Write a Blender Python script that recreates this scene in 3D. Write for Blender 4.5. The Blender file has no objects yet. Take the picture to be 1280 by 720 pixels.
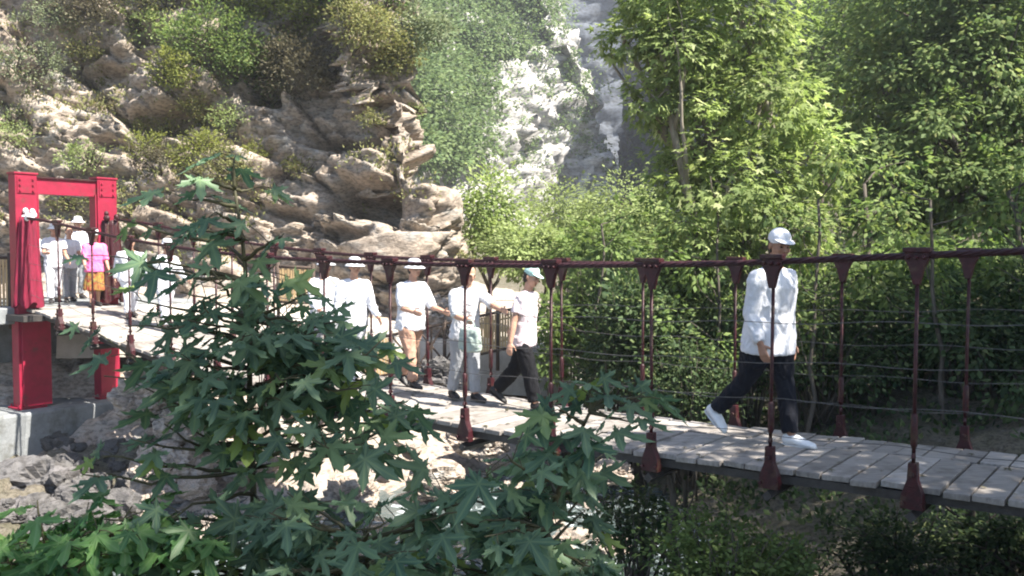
import bpy, bmesh, math, random
import numpy as np
from mathutils import Vector, Matrix
from mathutils.bvhtree import BVHTree

random.seed(7)
RNG = np.random.default_rng(11)
SC = bpy.context.scene
COL = SC.collection
R = math.radians

# ------------------------------------------------------------------ camera
F = 1120.0                      # focal length in pixels of the 1280 px wide photograph
PITCH = math.atan(48.0 / F)
cam_d = bpy.data.cameras.new("camera")
cam_d.sensor_width = 36.0
cam_d.lens = 36.0 * F / 1280.0
cam_d.clip_start = 0.05
cam_d.clip_end = 1000.0
cam = bpy.data.objects.new("camera", cam_d)
COL.objects.link(cam)
cam.location = (0, 0, 0)
cam.rotation_euler = (math.pi / 2 - PITCH, 0, 0)
SC.camera = cam

# ------------------------------------------------------------------ sky, sun, exposure
SUN_EL = R(55)
SUN_AZ = math.atan2(0.87, -0.49)
SUN_V = Vector((math.sin(SUN_AZ) * math.cos(SUN_EL), math.cos(SUN_AZ) * math.cos(SUN_EL), math.sin(SUN_EL)))
world = bpy.data.worlds.new("World")
SC.world = world
world.use_nodes = True
wn = world.node_tree.nodes
sky = wn.new("ShaderNodeTexSky")
sky.sky_type = 'NISHITA'
sky.sun_disc = False
sky.sun_elevation = SUN_EL
sky.sun_rotation = SUN_AZ
world.node_tree.links.new(sky.outputs[0], wn["Background"].inputs[0])
wn["Background"].inputs[1].default_value = 0.082
sun_d = bpy.data.lights.new("sun", 'SUN')
sun_d.energy = 5.0
sun_d.angle = R(0.53)
sun_d.color = (1.0, 0.94, 0.84)
sun = bpy.data.objects.new("sun", sun_d)
COL.objects.link(sun)
sun.rotation_euler = SUN_V.to_track_quat('Z', 'Y').to_euler()
SC.view_settings.view_transform = 'Standard'
SC.view_settings.look = 'None'
SC.view_settings.gamma = 1.0
SC.view_settings.exposure = 1.9
SC.render.engine = 'CYCLES'
SC.cycles.max_bounces = 8
SC.cycles.diffuse_bounces = 4
SC.cycles.transparent_max_bounces = 8
SC.cycles.filter_width = 2.0
SC.cycles.use_denoising = True


def P(px, py, Y):
    """world point seen at pixel (px, py) of the 1280x720 photograph, Y metres ahead"""
    u, v = (px - 640.0) / F, (360.0 - py) / F
    c, s = math.cos(PITCH), math.sin(PITCH)
    y = c + s * v
    z = -s + c * v
    k = Y / y
    return Vector((u * k, Y, z * k))


# ------------------------------------------------------------------ noise
def _hash(ix, iy, iz, seed):
    h = (ix.astype(np.int64) * 374761393 + iy.astype(np.int64) * 668265263 + iz.astype(np.int64) * 2147483647 + seed * 974634777)
    h &= 0xFFFFFFFF
    h = ((h ^ (h >> 13)) * 1274126177) & 0xFFFFFFFF
    h = ((h ^ (h >> 16)) * 2246822519) & 0xFFFFFFFF
    h = h ^ (h >> 15)
    return (h & 0xFFFFFF) / float(0xFFFFFF)


def vnoise(p, seed=0):
    i = np.floor(p).astype(np.int64)
    f = p - i
    f = f * f * f * (f * (f * 6 - 15) + 10)
    r = 0
    for dx in (0, 1):
        wx = f[:, 0] if dx else 1 - f[:, 0]
        for dy in (0, 1):
            wy = f[:, 1] if dy else 1 - f[:, 1]
            for dz in (0, 1):
                wz = f[:, 2] if dz else 1 - f[:, 2]
                r = r + wx * wy * wz * _hash(i[:, 0] + dx, i[:, 1] + dy, i[:, 2] + dz, seed)
    return r * 2 - 1


def fbm(p, octv=4, seed=0, gain=0.5):
    a, s, r = 1.0, 1.0, 0
    for o in range(octv):
        r = r + a * vnoise(p * s + o * 17.3, seed + o)
        a *= gain
        s *= 2.03
    return r


def voro(p, seed=0):
    """jittered-cell Voronoi: (F1, F2, random of the nearest cell x4, vector from its centre)"""
    i = np.floor(p).astype(np.int64)
    n = len(p)
    f1 = np.full(n, 9.0); f2 = np.full(n, 9.0)
    cid = np.zeros((n, 3), np.int64); vec = np.zeros((n, 3))
    for dx in (-1, 0, 1):
        for dy in (-1, 0, 1):
            for dz in (-1, 0, 1):
                cx, cy, cz = i[:, 0] + dx, i[:, 1] + dy, i[:, 2] + dz
                q = np.stack([cx + _hash(cx, cy, cz, seed), cy + _hash(cx, cy, cz, seed + 1), cz + _hash(cx, cy, cz, seed + 2)], 1)
                v = p - q
                d = np.sqrt((v * v).sum(1))
                m = d < f1
                f2 = np.where(m, f1, np.minimum(f2, d))
                f1 = np.where(m, d, f1)
                cid[m] = np.stack([cx, cy, cz], 1)[m]
                vec[m] = v[m]
    rnd = np.stack([_hash(cid[:, 0], cid[:, 1], cid[:, 2], seed + 5 + k) for k in range(4)], 1)
    return f1, f2, rnd, vec


def rock_disp(p, big=1.6, amp=0.5, flat=0.55, seed=0):
    """blocky, bedded rock: displacement in metres for world points p"""
    q = p.copy()
    q[:, 2] = q[:, 2] + 0.18 * q[:, 0]                 # the beds dip to the right
    w = np.stack([fbm(q * 0.5, 3, seed + 40), fbm(q * 0.5 + 9, 3, seed + 41), fbm(q * 0.5 + 19, 3, seed + 42)], 1)
    q = q + w * 0.07 * big
    d = amp * 0.8 * fbm(q / (big * 2.6), 3, seed)
    for k, (sc, a) in enumerate(((1.0, 0.85), (0.42, 0.46), (0.17, 0.2), (0.07, 0.07))):
        s = big * sc
        f1, f2, rnd, vec = voro(q / np.array([s, s, s * flat]), seed + 10 * k + 3)
        pl = (rnd[:, 0] - 0.5) * 1.15 + (vec[:, 0] * (rnd[:, 1] - 0.5) * 1.5 + vec[:, 1] * (rnd[:, 3] - 0.5) + vec[:, 2] * (rnd[:, 2] - 0.25) * 1.6) * 1.25
        cr = np.exp(-((f2 - f1) / 0.05) ** 2)
        d = d + amp * a * (pl - (0.75 if k < 3 else 0.3) * cr * (rnd[:, 3] > 0.25))
    rg = 1 - 2 * np.abs(vnoise(p * 2.3 / big + w, seed + 71)) ; r2 = 1 - 2 * np.abs(vnoise(p * 6.1 / big, seed + 72))
    d = np.minimum(d, amp * 0.8 + 0.1 * (d - amp * 0.8))
    return d + 0.07 * amp * rg + 0.05 * amp * r2 + 0.025 * fbm(p * 7, 3, seed + 77)


# ------------------------------------------------------------------ mesh helpers
class MB:
    """collects shapes that become ONE mesh object"""
    def __init__(self):
        self.v = []; self.f = []

    def add(self, vs, fs):
        n = len(self.v)
        self.v += [tuple(x) for x in vs]
        self.f += [tuple(i + n for i in f) for f in fs]
        return self

    def box(self, c, size, M=None):
        x, y, z = (s / 2 for s in size)
        vs = [Vector((i * x, j * y, k * z)) for i in (-1, 1) for j in (-1, 1) for k in (-1, 1)]
        c = Vector(c)
        vs = [(M @ v if M else v) + c for v in vs]
        return self.add(vs, [(0, 1, 3, 2), (4, 6, 7, 5), (0, 4, 5, 1), (2, 3, 7, 6), (0, 2, 6, 4), (1, 5, 7, 3)])

    def tube(self, pts, rad, seg=8, squash=1.0):
        pts = [Vector(p) for p in pts]
        if not isinstance(rad, (list, tuple)):
            rad = [rad] * len(pts)
        vs, fs = [], []
        up = None
        for i, p in enumerate(pts):
            t = (pts[min(i + 1, len(pts) - 1)] - pts[max(i - 1, 0)])
            if t.length < 1e-9:
                t = Vector((0, 0, 1))
            t.normalize()
            if up is None:
                up = Vector((0, 0, 1)) if abs(t.z) < 0.9 else Vector((0, 1, 0))
            a = t.cross(up)
            if a.length < 1e-4:
                a = t.orthogonal()
            a.normalize()
            b = a.cross(t).normalized()
            up = b
            for k in range(seg):
                an = 2 * math.pi * k / seg
                vs.append(p + a * math.cos(an) * rad[i] + b * math.sin(an) * rad[i] * squash)
        for i in range(len(pts) - 1):
            for k in range(seg):
                k2 = (k + 1) % seg
                fs.append((i * seg + k, i * seg + k2, (i + 1) * seg + k2, (i + 1) * seg + k))
        fs.append(tuple(range(seg))[::-1])
        fs.append(tuple(range((len(pts) - 1) * seg, len(pts) * seg)))
        return self.add(vs, fs)

    def loft(self, rings):
        """rings: list of (centre, axis_a, axis_b) ellipses, capped"""
        seg = 16
        vs, fs = [], []
        for c, a, b in rings:
            c, a, b = Vector(c), Vector(a), Vector(b)
            for k in range(seg):
                an = 2 * math.pi * k / seg
                vs.append(c + a * math.cos(an) + b * math.sin(an))
        for i in range(len(rings) - 1):
            for k in range(seg):
                k2 = (k + 1) % seg
                fs.append((i * seg + k, i * seg + k2, (i + 1) * seg + k2, (i + 1) * seg + k))
        fs.append(tuple(range(seg))[::-1])
        fs.append(tuple(range((len(rings) - 1) * seg, len(rings) * seg)))
        return self.add(vs, fs)

    def ell(self, c, r, M=None, nu=14, nv=9):
        c = Vector(c)
        if not isinstance(r, (tuple, list)):
            r = (r, r, r)
        vs = [Vector((0, 0, r[2]))]
        for j in range(1, nv):
            th = math.pi * j / nv
            for i in range(nu):
                ph = 2 * math.pi * i / nu
                vs.append(Vector((r[0] * math.sin(th) * math.cos(ph), r[1] * math.sin(th) * math.sin(ph), r[2] * math.cos(th))))
        vs.append(Vector((0, 0, -r[2])))
        fs = [(0, 1 + i, 1 + (i + 1) % nu) for i in range(nu)]
        for j in range(nv - 2):
            for i in range(nu):
                a = 1 + j * nu + i; b = 1 + j * nu + (i + 1) % nu
                fs.append((a, a + nu, b + nu, b))
        L = len(vs) - 1
        fs += [(L, 1 + (nv - 2) * nu + (i + 1) % nu, 1 + (nv - 2) * nu + i) for i in range(nu)]
        return self.add([(M @ v if M else v) + c for v in vs], fs)

    def prism(self, poly, o, ax, ay, az, th):
        """2-D polygon in the plane (ax, ay) at o, thickness th along az, centred"""
        o, ax, ay, az = Vector(o), Vector(ax), Vector(ay), Vector(az)
        n = len(poly)
        vs = [o + ax * x + ay * y + az * (s * th / 2) for s in (-1, 1) for x, y in poly]
        fs = [tuple(range(n))[::-1], tuple(range(n, 2 * n))] + [(i, (i + 1) % n, n + (i + 1) % n, n + i) for i in range(n)]
        return self.add(vs, fs)

    def mesh(self, name):
        me = bpy.data.meshes.new(name)
        me.from_pydata([tuple(v) for v in self.v], [], self.f)
        me.update()
        bm = bmesh.new(); bm.from_mesh(me)
        bmesh.ops.recalc_face_normals(bm, faces=bm.faces)
        bm.to_mesh(me); bm.free()
        return me

    def build(self, name, mat, parent=None, smooth=False, bevel=0):
        return link(name, self.mesh(name), mat, parent, smooth, bevel)


def link(name, me, mat, parent=None, smooth=False, bevel=0):
    o = bpy.data.objects.new(name, me)
    COL.objects.link(o)
    if mat:
        me.materials.append(mat)
    if smooth:
        me.polygons.foreach_set("use_smooth", [True] * len(me.polygons))
    if parent:
        o.parent = parent
        o.matrix_parent_inverse = parent.matrix_basis.inverted()
    if bevel:
        b = o.modifiers.new("bevel", 'BEVEL')
        b.width = bevel; b.segments = 2; b.limit_method = 'ANGLE'; b.angle_limit = R(40)
    return o


def npmesh(name, V, T):
    """triangle or quad mesh from numpy arrays"""
    me = bpy.data.meshes.new(name)
    k = T.shape[1]
    me.vertices.add(len(V)); me.vertices.foreach_set("co", np.ascontiguousarray(V, np.float32).ravel())
    me.loops.add(T.size); me.loops.foreach_set("vertex_index", np.ascontiguousarray(T, np.int32).ravel())
    me.polygons.add(len(T))
    me.polygons.foreach_set("loop_start", np.arange(0, T.size, k, dtype=np.int32))
    me.polygons.foreach_set("loop_total", np.full(len(T), k, np.int32))
    me.update(calc_edges=True)
    return me


def grid_mesh(name, G):
    """mesh of a (rows, cols, 3) lattice"""
    r, c = G.shape[:2]
    idx = np.arange(r * c).reshape(r, c)
    T = np.stack([idx[:-1, :-1], idx[:-1, 1:], idx[1:, 1:], idx[1:, :-1]], -1).reshape(-1, 4)
    return npmesh(name, G.reshape(-1, 3), T)


def tag(o, label=None, cat=None, group=None, kind=None):
    if label: o["label"] = label
    if cat: o["category"] = cat
    if group: o["group"] = group
    if kind: o["kind"] = kind
    return o


def empty(name, loc, rz=0.0):
    o = bpy.data.objects.new(name, None)
    o.empty_display_size = 0.2
    COL.objects.link(o)
    o.location = loc; o.rotation_euler = (0, 0, rz)
    return o


# ------------------------------------------------------------------ materials
def new_mat(name):
    m = bpy.data.materials.new(name)
    m.use_nodes = True
    return m, m.node_tree.nodes, m.node_tree.links, m.node_tree.nodes["Principled BSDF"]


def paint(name, col, col2=None, scale=12.0, rough=0.6, bump=0.0, bscale=60.0, metal=0.0, spec=0.4, detail=5.0, stretch=None):
    m, n, l, b = new_mat(name)
    b.inputs["Roughness"].default_value = rough
    b.inputs["Metallic"].default_value = metal
    b.inputs["Specular IOR Level"].default_value = spec
    tc = n.new("ShaderNodeTexCoord")
    vec = tc.outputs["Object"]
    if stretch:
        mp = n.new("ShaderNodeMapping"); mp.inputs["Scale"].default_value = stretch
        l.new(vec, mp.inputs[0]); vec = mp.outputs[0]
    nz = n.new("ShaderNodeTexNoise")
    nz.inputs["Scale"].default_value = scale; nz.inputs["Detail"].default_value = detail; nz.inputs["Roughness"].default_value = 0.62
    l.new(vec, nz.inputs["Vector"])
    rp = n.new("ShaderNodeValToRGB")
    rp.color_ramp.elements[0].position = 0.34; rp.color_ramp.elements[1].position = 0.66
    rp.color_ramp.elements[0].color = (*(col2 or tuple(c * 0.75 for c in col)), 1)
    rp.color_ramp.elements[1].color = (*col, 1)
    l.new(nz.outputs["Fac"], rp.inputs[0])
    l.new(rp.outputs[0], b.inputs["Base Color"])
    if bump:
        n2 = n.new("ShaderNodeTexNoise"); n2.inputs["Scale"].default_value = bscale; n2.inputs["Detail"].default_value = 4
        l.new(vec, n2.inputs["Vector"])
        bp = n.new("ShaderNodeBump"); bp.inputs["Strength"].default_value = bump; bp.inputs["Distance"].default_value = 0.02
        l.new(n2.outputs["Fac"], bp.inputs["Height"]); l.new(bp.outputs[0], b.inputs["Normal"])
    return m


def rock_mat(name, c1, c2, c3, scale=1.0, bump=0.6):
    """tan-grey rock: broad patches, iron stains, dark lichen specks and bedding streaks"""
    m, n, l, b = new_mat(name)
    b.inputs["Roughness"].default_value = 0.95
    b.inputs["Specular IOR Level"].default_value = 0.15
    tc = n.new("ShaderNodeTexCoord")
    mp = n.new("ShaderNodeMapping"); mp.inputs["Rotation"].default_value = (0, R(10), 0); mp.inputs["Scale"].default_value = (1, 1, 2.2)
    l.new(tc.outputs["Object"], mp.inputs[0])
    def noise(s, d, v=mp.outputs[0]):
        t = n.new("ShaderNodeTexNoise"); t.inputs["Scale"].default_value = s * scale; t.inputs["Detail"].default_value = d
        t.inputs["Roughness"].default_value = 0.65
        l.new(v, t.inputs["Vector"]); return t.outputs["Fac"]
    def ramp(f, p0, p1, a, c):
        r = n.new("ShaderNodeValToRGB")
        r.color_ramp.elements[0].position = p0; r.color_ramp.elements[1].position = p1
        r.color_ramp.elements[0].color = (*a, 1); r.color_ramp.elements[1].color = (*c, 1)
        l.new(f, r.inputs[0]); return r.outputs[0]
    def mix(fac, a, c, mode='MIX'):
        x = n.new("ShaderNodeMix"); x.data_type = 'RGBA'; x.blend_type = mode
        if isinstance(fac, float): x.inputs["Factor"].default_value = fac
        else: l.new(fac, x.inputs["Factor"])
        l.new(a, x.inputs["A"]); l.new(c, x.inputs["B"]); return x.outputs["Result"]
    broad = ramp(noise(0.5, 5), 0.35, 0.65, c1, c2)
    stain = ramp(noise(1.7, 6), 0.5, 0.68, (0, 0, 0), (1, 1, 1))
    third = ramp(noise(3.0, 4), 0.3, 0.7, c3, tuple(x * 0.8 for x in c3))
    c = mix(stain, broad, third)
    speck = ramp(noise(9, 5), 0.38, 0.56, (0.34, 0.33, 0.32), (1, 1, 1))
    c = mix(0.75, c, speck, 'MULTIPLY')
    l.new(c, b.inputs["Base Color"])
    bp = n.new("ShaderNodeBump"); bp.inputs["Strength"].default_value = bump; bp.inputs["Distance"].default_value = 0.06
    h = mix(0.5, ramp(noise(4, 8), 0, 1, (0, 0, 0), (1, 1, 1)), ramp(noise(16, 6), 0, 1, (0, 0, 0), (1, 1, 1)))
    l.new(h, bp.inputs["Height"]); l.new(bp.outputs[0], b.inputs["Normal"])
    return m


def leaf_mat(name, ca, cb, trans=0.4, gloss=0.3, rough=0.5, cc=None, veins=False):
    if 'plane_leaf_shade' not in name and 'plane_leaf_light' not in name: gloss, rough = 0.12, 0.6
    """leaves: every leaf its own shade between ca and cb (some cc), light passing through"""
    m, n, l, b = new_mat(name)
    g = n.new("ShaderNodeNewGeometry")
    rp = n.new("ShaderNodeValToRGB")
    rp.color_ramp.elements[0].color = (*ca, 1); rp.color_ramp.elements[1].color = (*cb, 1)
    if cc:
        e = rp.color_ramp.elements.new(0.86); e.color = (*cb, 1)
        rp.color_ramp.elements[-1].color = (*cc, 1)
    l.new(g.outputs["Random Per Island"], rp.inputs[0])
    tc = n.new("ShaderNodeTexCoord")
    nz = n.new("ShaderNodeTexNoise"); nz.inputs["Scale"].default_value = 0.9; nz.inputs["Detail"].default_value = 3
    l.new(tc.outputs["Object"], nz.inputs["Vector"])
    hs = n.new("ShaderNodeHueSaturation")
    mr = n.new("ShaderNodeMapRange"); mr.inputs["From Min"].default_value = 0.3; mr.inputs["From Max"].default_value = 0.7
    mr.inputs["To Min"].default_value = 0.7; mr.inputs["To Max"].default_value = 1.25
    l.new(nz.outputs["Fac"], mr.inputs["Value"]); l.new(mr.outputs[0], hs.inputs["Value"])
    colr = rp.outputs[0]
    if veins:                                            # pale ribs fanning from the stalk to each lobe
        uv = n.new("ShaderNodeUVMap"); uv.uv_map = "leaf"
        sx = n.new("ShaderNodeSeparateXYZ"); l.new(uv.outputs[0], sx.inputs[0])
        def mth(op, a, c=None):
            k = n.new("ShaderNodeMath"); k.operation = op
            for q, v in enumerate((a, c)):
                if v is None: continue
                if isinstance(v, (int, float)): k.inputs[q].default_value = v
                else: l.new(v, k.inputs[q])
            return k.outputs[0]
        ax = mth('ABSOLUTE', sx.outputs[0]); y_ = sx.outputs[1]
        ds = [ax] + [mth('ABSOLUTE', mth('SUBTRACT', mth('MULTIPLY', ax, math.cos(R(a))), mth('MULTIPLY', y_, math.sin(R(a))))) for a in (62, 118)]
        dmin = mth('MINIMUM', mth('MINIMUM', ds[0], ds[1]), ds[2])
        v_ = n.new("ShaderNodeMapRange"); v_.inputs["From Min"].default_value = 0.006; v_.inputs["From Max"].default_value = 0.024
        v_.inputs["To Min"].default_value = 0.38; v_.inputs["To Max"].default_value = 0.0
        l.new(dmin, v_.inputs["Value"])
        mv = n.new("ShaderNodeMix"); mv.data_type = 'RGBA'
        l.new(v_.outputs[0], mv.inputs["Factor"]); l.new(colr, mv.inputs["A"]); mv.inputs["B"].default_value = (0.22, 0.30, 0.13, 1)
        colr = mv.outputs["Result"]
    l.new(colr, hs.inputs["Color"])
    l.new(hs.outputs[0], b.inputs["Base Color"])
    b.inputs["Roughness"].default_value = rough
    b.inputs["Specular IOR Level"].default_value = gloss
    t = n.new("ShaderNodeBsdfTranslucent")
    h2 = n.new("ShaderNodeHueSaturation"); h2.inputs["Saturation"].default_value = 1.15; h2.inputs["Value"].default_value = 1.5
    h2.inputs["Hue"].default_value = 0.496
    l.new(hs.outputs[0], h2.inputs["Color"]); l.new(h2.outputs[0], t.inputs["Color"])
    mx = n.new("ShaderNodeMixShader"); mx.inputs[0].default_value = trans
    l.new(b.outputs[0], mx.inputs[1]); l.new(t.outputs[0], mx.inputs[2])
    l.new(mx.outputs[0], n["Material Output"].inputs["Surface"])
    return m


M = {}
M['rock'] = rock_mat('cliff_rock', (0.40, 0.335, 0.275), (0.25, 0.205, 0.165), (0.35, 0.33, 0.30))
M['rock_pale'] = rock_mat('pale_rock', (0.42, 0.36, 0.31), (0.33, 0.27, 0.22), (0.38, 0.36, 0.33))
M['rock_dark'] = rock_mat('shade_dark_rock', (0.13, 0.125, 0.125), (0.09, 0.085, 0.08), (0.16, 0.15, 0.15))  # dark rock tone, also carries the painted shade of the lower left bank
M['rock_far'] = rock_mat('far_rock', (0.44, 0.43, 0.42), (0.31, 0.30, 0.285), (0.50, 0.495, 0.49), scale=0.25)
M['rock_blue'] = rock_mat('shade_blue_rock', (0.13, 0.145, 0.17), (0.10, 0.11, 0.13), (0.155, 0.165, 0.18), scale=0.25)  # blue-grey of shadow and haze put into the rock colour
M['soil'] = rock_mat('bank_soil', (0.15, 0.13, 0.10), (0.10, 0.095, 0.065), (0.19, 0.17, 0.14), scale=2.0)
M['path'] = paint('dusty_path', (0.52, 0.48, 0.43), (0.40, 0.36, 0.31), scale=5, rough=0.95, bump=0.3)
M['concrete'] = paint('concrete', (0.24, 0.25, 0.255), (0.15, 0.16, 0.165), scale=3.5, rough=0.9, bump=0.35, bscale=30, detail=9)
M['red'] = paint('crimson_paint', (0.28, 0.010, 0.038), (0.20, 0.008, 0.027), scale=7, rough=0.5, bump=0.12, bscale=40)
M['darkred'] = paint('dark_red_paint', (0.046, 0.004, 0.008), (0.018, 0.002, 0.004), scale=25, rough=0.5, bump=0.3, bscale=90)
M['redcloth'] = paint('red_cloth', (0.22, 0.008, 0.035), (0.10, 0.005, 0.018), scale=18, rough=0.85, stretch=(1, 1, 0.2))
M['cable'] = paint('cable_red', (0.034, 0.005, 0.008), (0.018, 0.004, 0.006), scale=40, rough=0.6)
M['steel'] = paint('dark_steel', (0.05, 0.045, 0.042), (0.03, 0.026, 0.024), scale=20, rough=0.6, bump=0.2)
M['wire'] = paint('grey_wire', (0.10, 0.095, 0.095), (0.06, 0.055, 0.055), scale=30, rough=0.5, metal=0.3)

def worn(m, dirt, p0, p1, scale):
    n, l = m.node_tree.nodes, m.node_tree.links
    b = n["Principled BSDF"]; src = b.inputs["Base Color"].links[0].from_socket
    tc = n.new("ShaderNodeTexCoord")
    nz = n.new("ShaderNodeTexNoise"); nz.inputs["Scale"].default_value = scale; nz.inputs["Detail"].default_value = 9; nz.inputs["Roughness"].default_value = 0.7
    l.new(tc.outputs["Object"], nz.inputs["Vector"])
    rp = n.new("ShaderNodeValToRGB"); rp.color_ramp.elements[0].position = p0; rp.color_ramp.elements[1].position = p1
    l.new(nz.outputs["Fac"], rp.inputs[0])
    mx = n.new("ShaderNodeMix"); mx.data_type = 'RGBA'
    l.new(rp.outputs[0], mx.inputs["Factor"]); l.new(src, mx.inputs["A"]); mx.inputs["B"].default_value = (*dirt, 1)
    l.new(mx.outputs["Result"], b.inputs["Base Color"])


worn(M['red'], (0.12, 0.03, 0.03), 0.56, 0.66, 3.2)
worn(M['darkred'], (0.055, 0.028, 0.018), 0.54, 0.62, 9.0)
worn(M['concrete'], (0.10, 0.10, 0.09), 0.50, 0.66, 2.2)
M['plank'] = None
M['bamboo'] = paint('bamboo_slats', (0.46, 0.33, 0.17), (0.30, 0.20, 0.10), scale=22, rough=0.6, stretch=(1, 1, 0.15))
M['darkwood'] = paint('dark_wood', (0.075, 0.05, 0.038), (0.04, 0.028, 0.02), scale=20, rough=0.8)
M['bark'] = paint('bark', (0.105, 0.088, 0.07), (0.05, 0.042, 0.034), scale=14, rough=0.95, bump=0.8, bscale=25, stretch=(1, 1, 0.25))
M['bark_pale'] = paint('pale_bark', (0.24, 0.215, 0.175), (0.13, 0.11, 0.085), scale=10, rough=0.95, bump=0.6, bscale=25, stretch=(1, 1, 0.3))
M['stem'] = paint('green_stem', (0.07, 0.065, 0.03), (0.045, 0.04, 0.02), scale=20, rough=0.7)
M['lf_young'] = leaf_mat('plane_leaf_shade', (0.068, 0.13, 0.08), (0.16, 0.24, 0.135), 0.42, 0.4, 0.45, (0.23, 0.31, 0.08), veins=True)  # the few brightest leaves imitate sunlit ones by colour
M['lf_young2'] = leaf_mat('plane_leaf_light', (0.06, 0.15, 0.05), (0.13, 0.25, 0.075), 0.38, 0.4, 0.45, (0.22, 0.32, 0.09), veins=True)
M['lf_bright'] = leaf_mat('plane_leaf_sun', (0.13, 0.185, 0.06), (0.27, 0.33, 0.125), 0.45, 0.3, 0.5, (0.40, 0.44, 0.23))
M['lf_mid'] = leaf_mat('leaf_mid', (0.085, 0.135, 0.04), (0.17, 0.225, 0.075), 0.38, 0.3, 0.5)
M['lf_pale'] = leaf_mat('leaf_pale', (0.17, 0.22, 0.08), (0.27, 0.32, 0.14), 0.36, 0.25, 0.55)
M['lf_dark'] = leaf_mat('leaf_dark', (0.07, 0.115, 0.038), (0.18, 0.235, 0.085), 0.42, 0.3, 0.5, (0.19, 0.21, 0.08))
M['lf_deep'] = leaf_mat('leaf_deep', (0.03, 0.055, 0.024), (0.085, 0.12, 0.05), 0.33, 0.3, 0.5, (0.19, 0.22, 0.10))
M['lf_yellow'] = leaf_mat('leaf_yellow', (0.145, 0.17, 0.045), (0.235, 0.25, 0.085), 0.38, 0.25, 0.55)
M['lf_olive'] = leaf_mat('leaf_olive', (0.13, 0.14, 0.055), (0.21, 0.215, 0.09), 0.32, 0.25, 0.6, (0.24, 0.19, 0.10))
M['lf_grey'] = leaf_mat('leaf_grey', (0.13, 0.16, 0.085), (0.23, 0.26, 0.16), 0.3, 0.2, 0.6)
M['lf_far'] = leaf_mat('leaf_far', (0.085, 0.135, 0.055), (0.17, 0.22, 0.095), 0.3)
M['lf_dry'] = leaf_mat('leaf_dry', (0.075, 0.07, 0.045), (0.15, 0.135, 0.085), 0.25, 0.2, 0.7)


def plank_mat():
    m, n, l, b = new_mat('weathered_planks')
    g = n.new("ShaderNodeNewGeometry")
    rp = n.new("ShaderNodeValToRGB")
    rp.color_ramp.elements[0].color = (0.205, 0.185, 0.168, 1); rp.color_ramp.elements[1].color = (0.345, 0.318, 0.295, 1)
    l.new(g.outputs["Random Per Island"], rp.inputs[0])
    tc = n.new("ShaderNodeTexCoord")
    mp = n.new("ShaderNodeMapping"); mp.inputs["Rotation"].default_value = (0, 0, -math.atan2(0.7893, 0.6139)); mp.inputs["Scale"].default_value = (1, 14, 4)
    l.new(tc.outputs["Object"], mp.inputs[0])
    mp.inputs["Rotation"].default_value = (0, 0, -math.atan2(0.7893, 0.6139))
    nz = n.new("ShaderNodeTexNoise"); nz.inputs["Scale"].default_value = 5; nz.inputs["Detail"].default_value = 6
    l.new(mp.outputs[0], nz.inputs["Vector"])
    r2 = n.new("ShaderNodeValToRGB"); r2.color_ramp.elements[0].color = (0.55, 0.53, 0.52, 1); r2.color_ramp.elements[0].position = 0.3
    r2.color_ramp.elements[1].position = 0.6
    l.new(nz.outputs["Fac"], r2.inputs[0])
    n3 = n.new("ShaderNodeTexNoise"); n3.inputs["Scale"].default_value = 7; n3.inputs["Detail"].default_value = 5
    l.new(tc.outputs["Object"], n3.inputs["Vector"])
    r3 = n.new("ShaderNodeValToRGB"); r3.color_ramp.elements[0].color = (0.5, 0.47, 0.44, 1); r3.color_ramp.elements[0].position = 0.3
    r3.color_ramp.elements[1].position = 0.5
    l.new(n3.outputs["Fac"], r3.inputs[0])
    c = rp.outputs[0]
    for x in (r2, r3):
        k = n.new("ShaderNodeMix"); k.data_type = 'RGBA'; k.blend_type = 'MULTIPLY'; k.inputs["Factor"].default_value = 0.8
        l.new(c, k.inputs["A"]); l.new(x.outputs[0], k.inputs["B"]); c = k.outputs["Result"]
    l.new(c, b.inputs["Base Color"])
    b.inputs["Roughness"].default_value = 0.9
    bp = n.new("ShaderNodeBump"); bp.inputs["Strength"].default_value = 0.4; bp.inputs["Distance"].default_value = 0.01
    l.new(nz.outputs["Fac"], bp.inputs["Height"]); l.new(bp.outputs[0], b.inputs["Normal"])
    return m


M['plank'] = plank_mat()


def water_mat():
    m, n, l, b = new_mat('stream_water')
    b.inputs["Base Color"].default_value = (0.10, 0.13, 0.13, 1)
    b.inputs["Roughness"].default_value = 0.12
    tc = n.new("ShaderNodeTexCoord")
    nz = n.new("ShaderNodeTexNoise"); nz.inputs["Scale"].default_value = 4.5; nz.inputs["Detail"].default_value = 7; nz.inputs["Distortion"].default_value = 1.0
    l.new(tc.outputs["Object"], nz.inputs["Vector"])
    rp = n.new("ShaderNodeValToRGB")                                    # foam of the broken water
    rp.color_ramp.elements[0].position = 0.56; rp.color_ramp.elements[0].color = (0.07, 0.09, 0.09, 1)
    rp.color_ramp.elements[1].position = 0.66; rp.color_ramp.elements[1].color = (0.42, 0.47, 0.49, 1)
    l.new(nz.outputs["Fac"], rp.inputs[0]); l.new(rp.outputs[0], b.inputs["Base Color"])
    bp = n.new("ShaderNodeBump"); bp.inputs["Strength"].default_value = 0.8; bp.inputs["Distance"].default_value = 0.08
    l.new(nz.outputs["Fac"], bp.inputs["Height"]); l.new(bp.outputs[0], b.inputs["Normal"])
    return m


M['water'] = water_mat()

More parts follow.
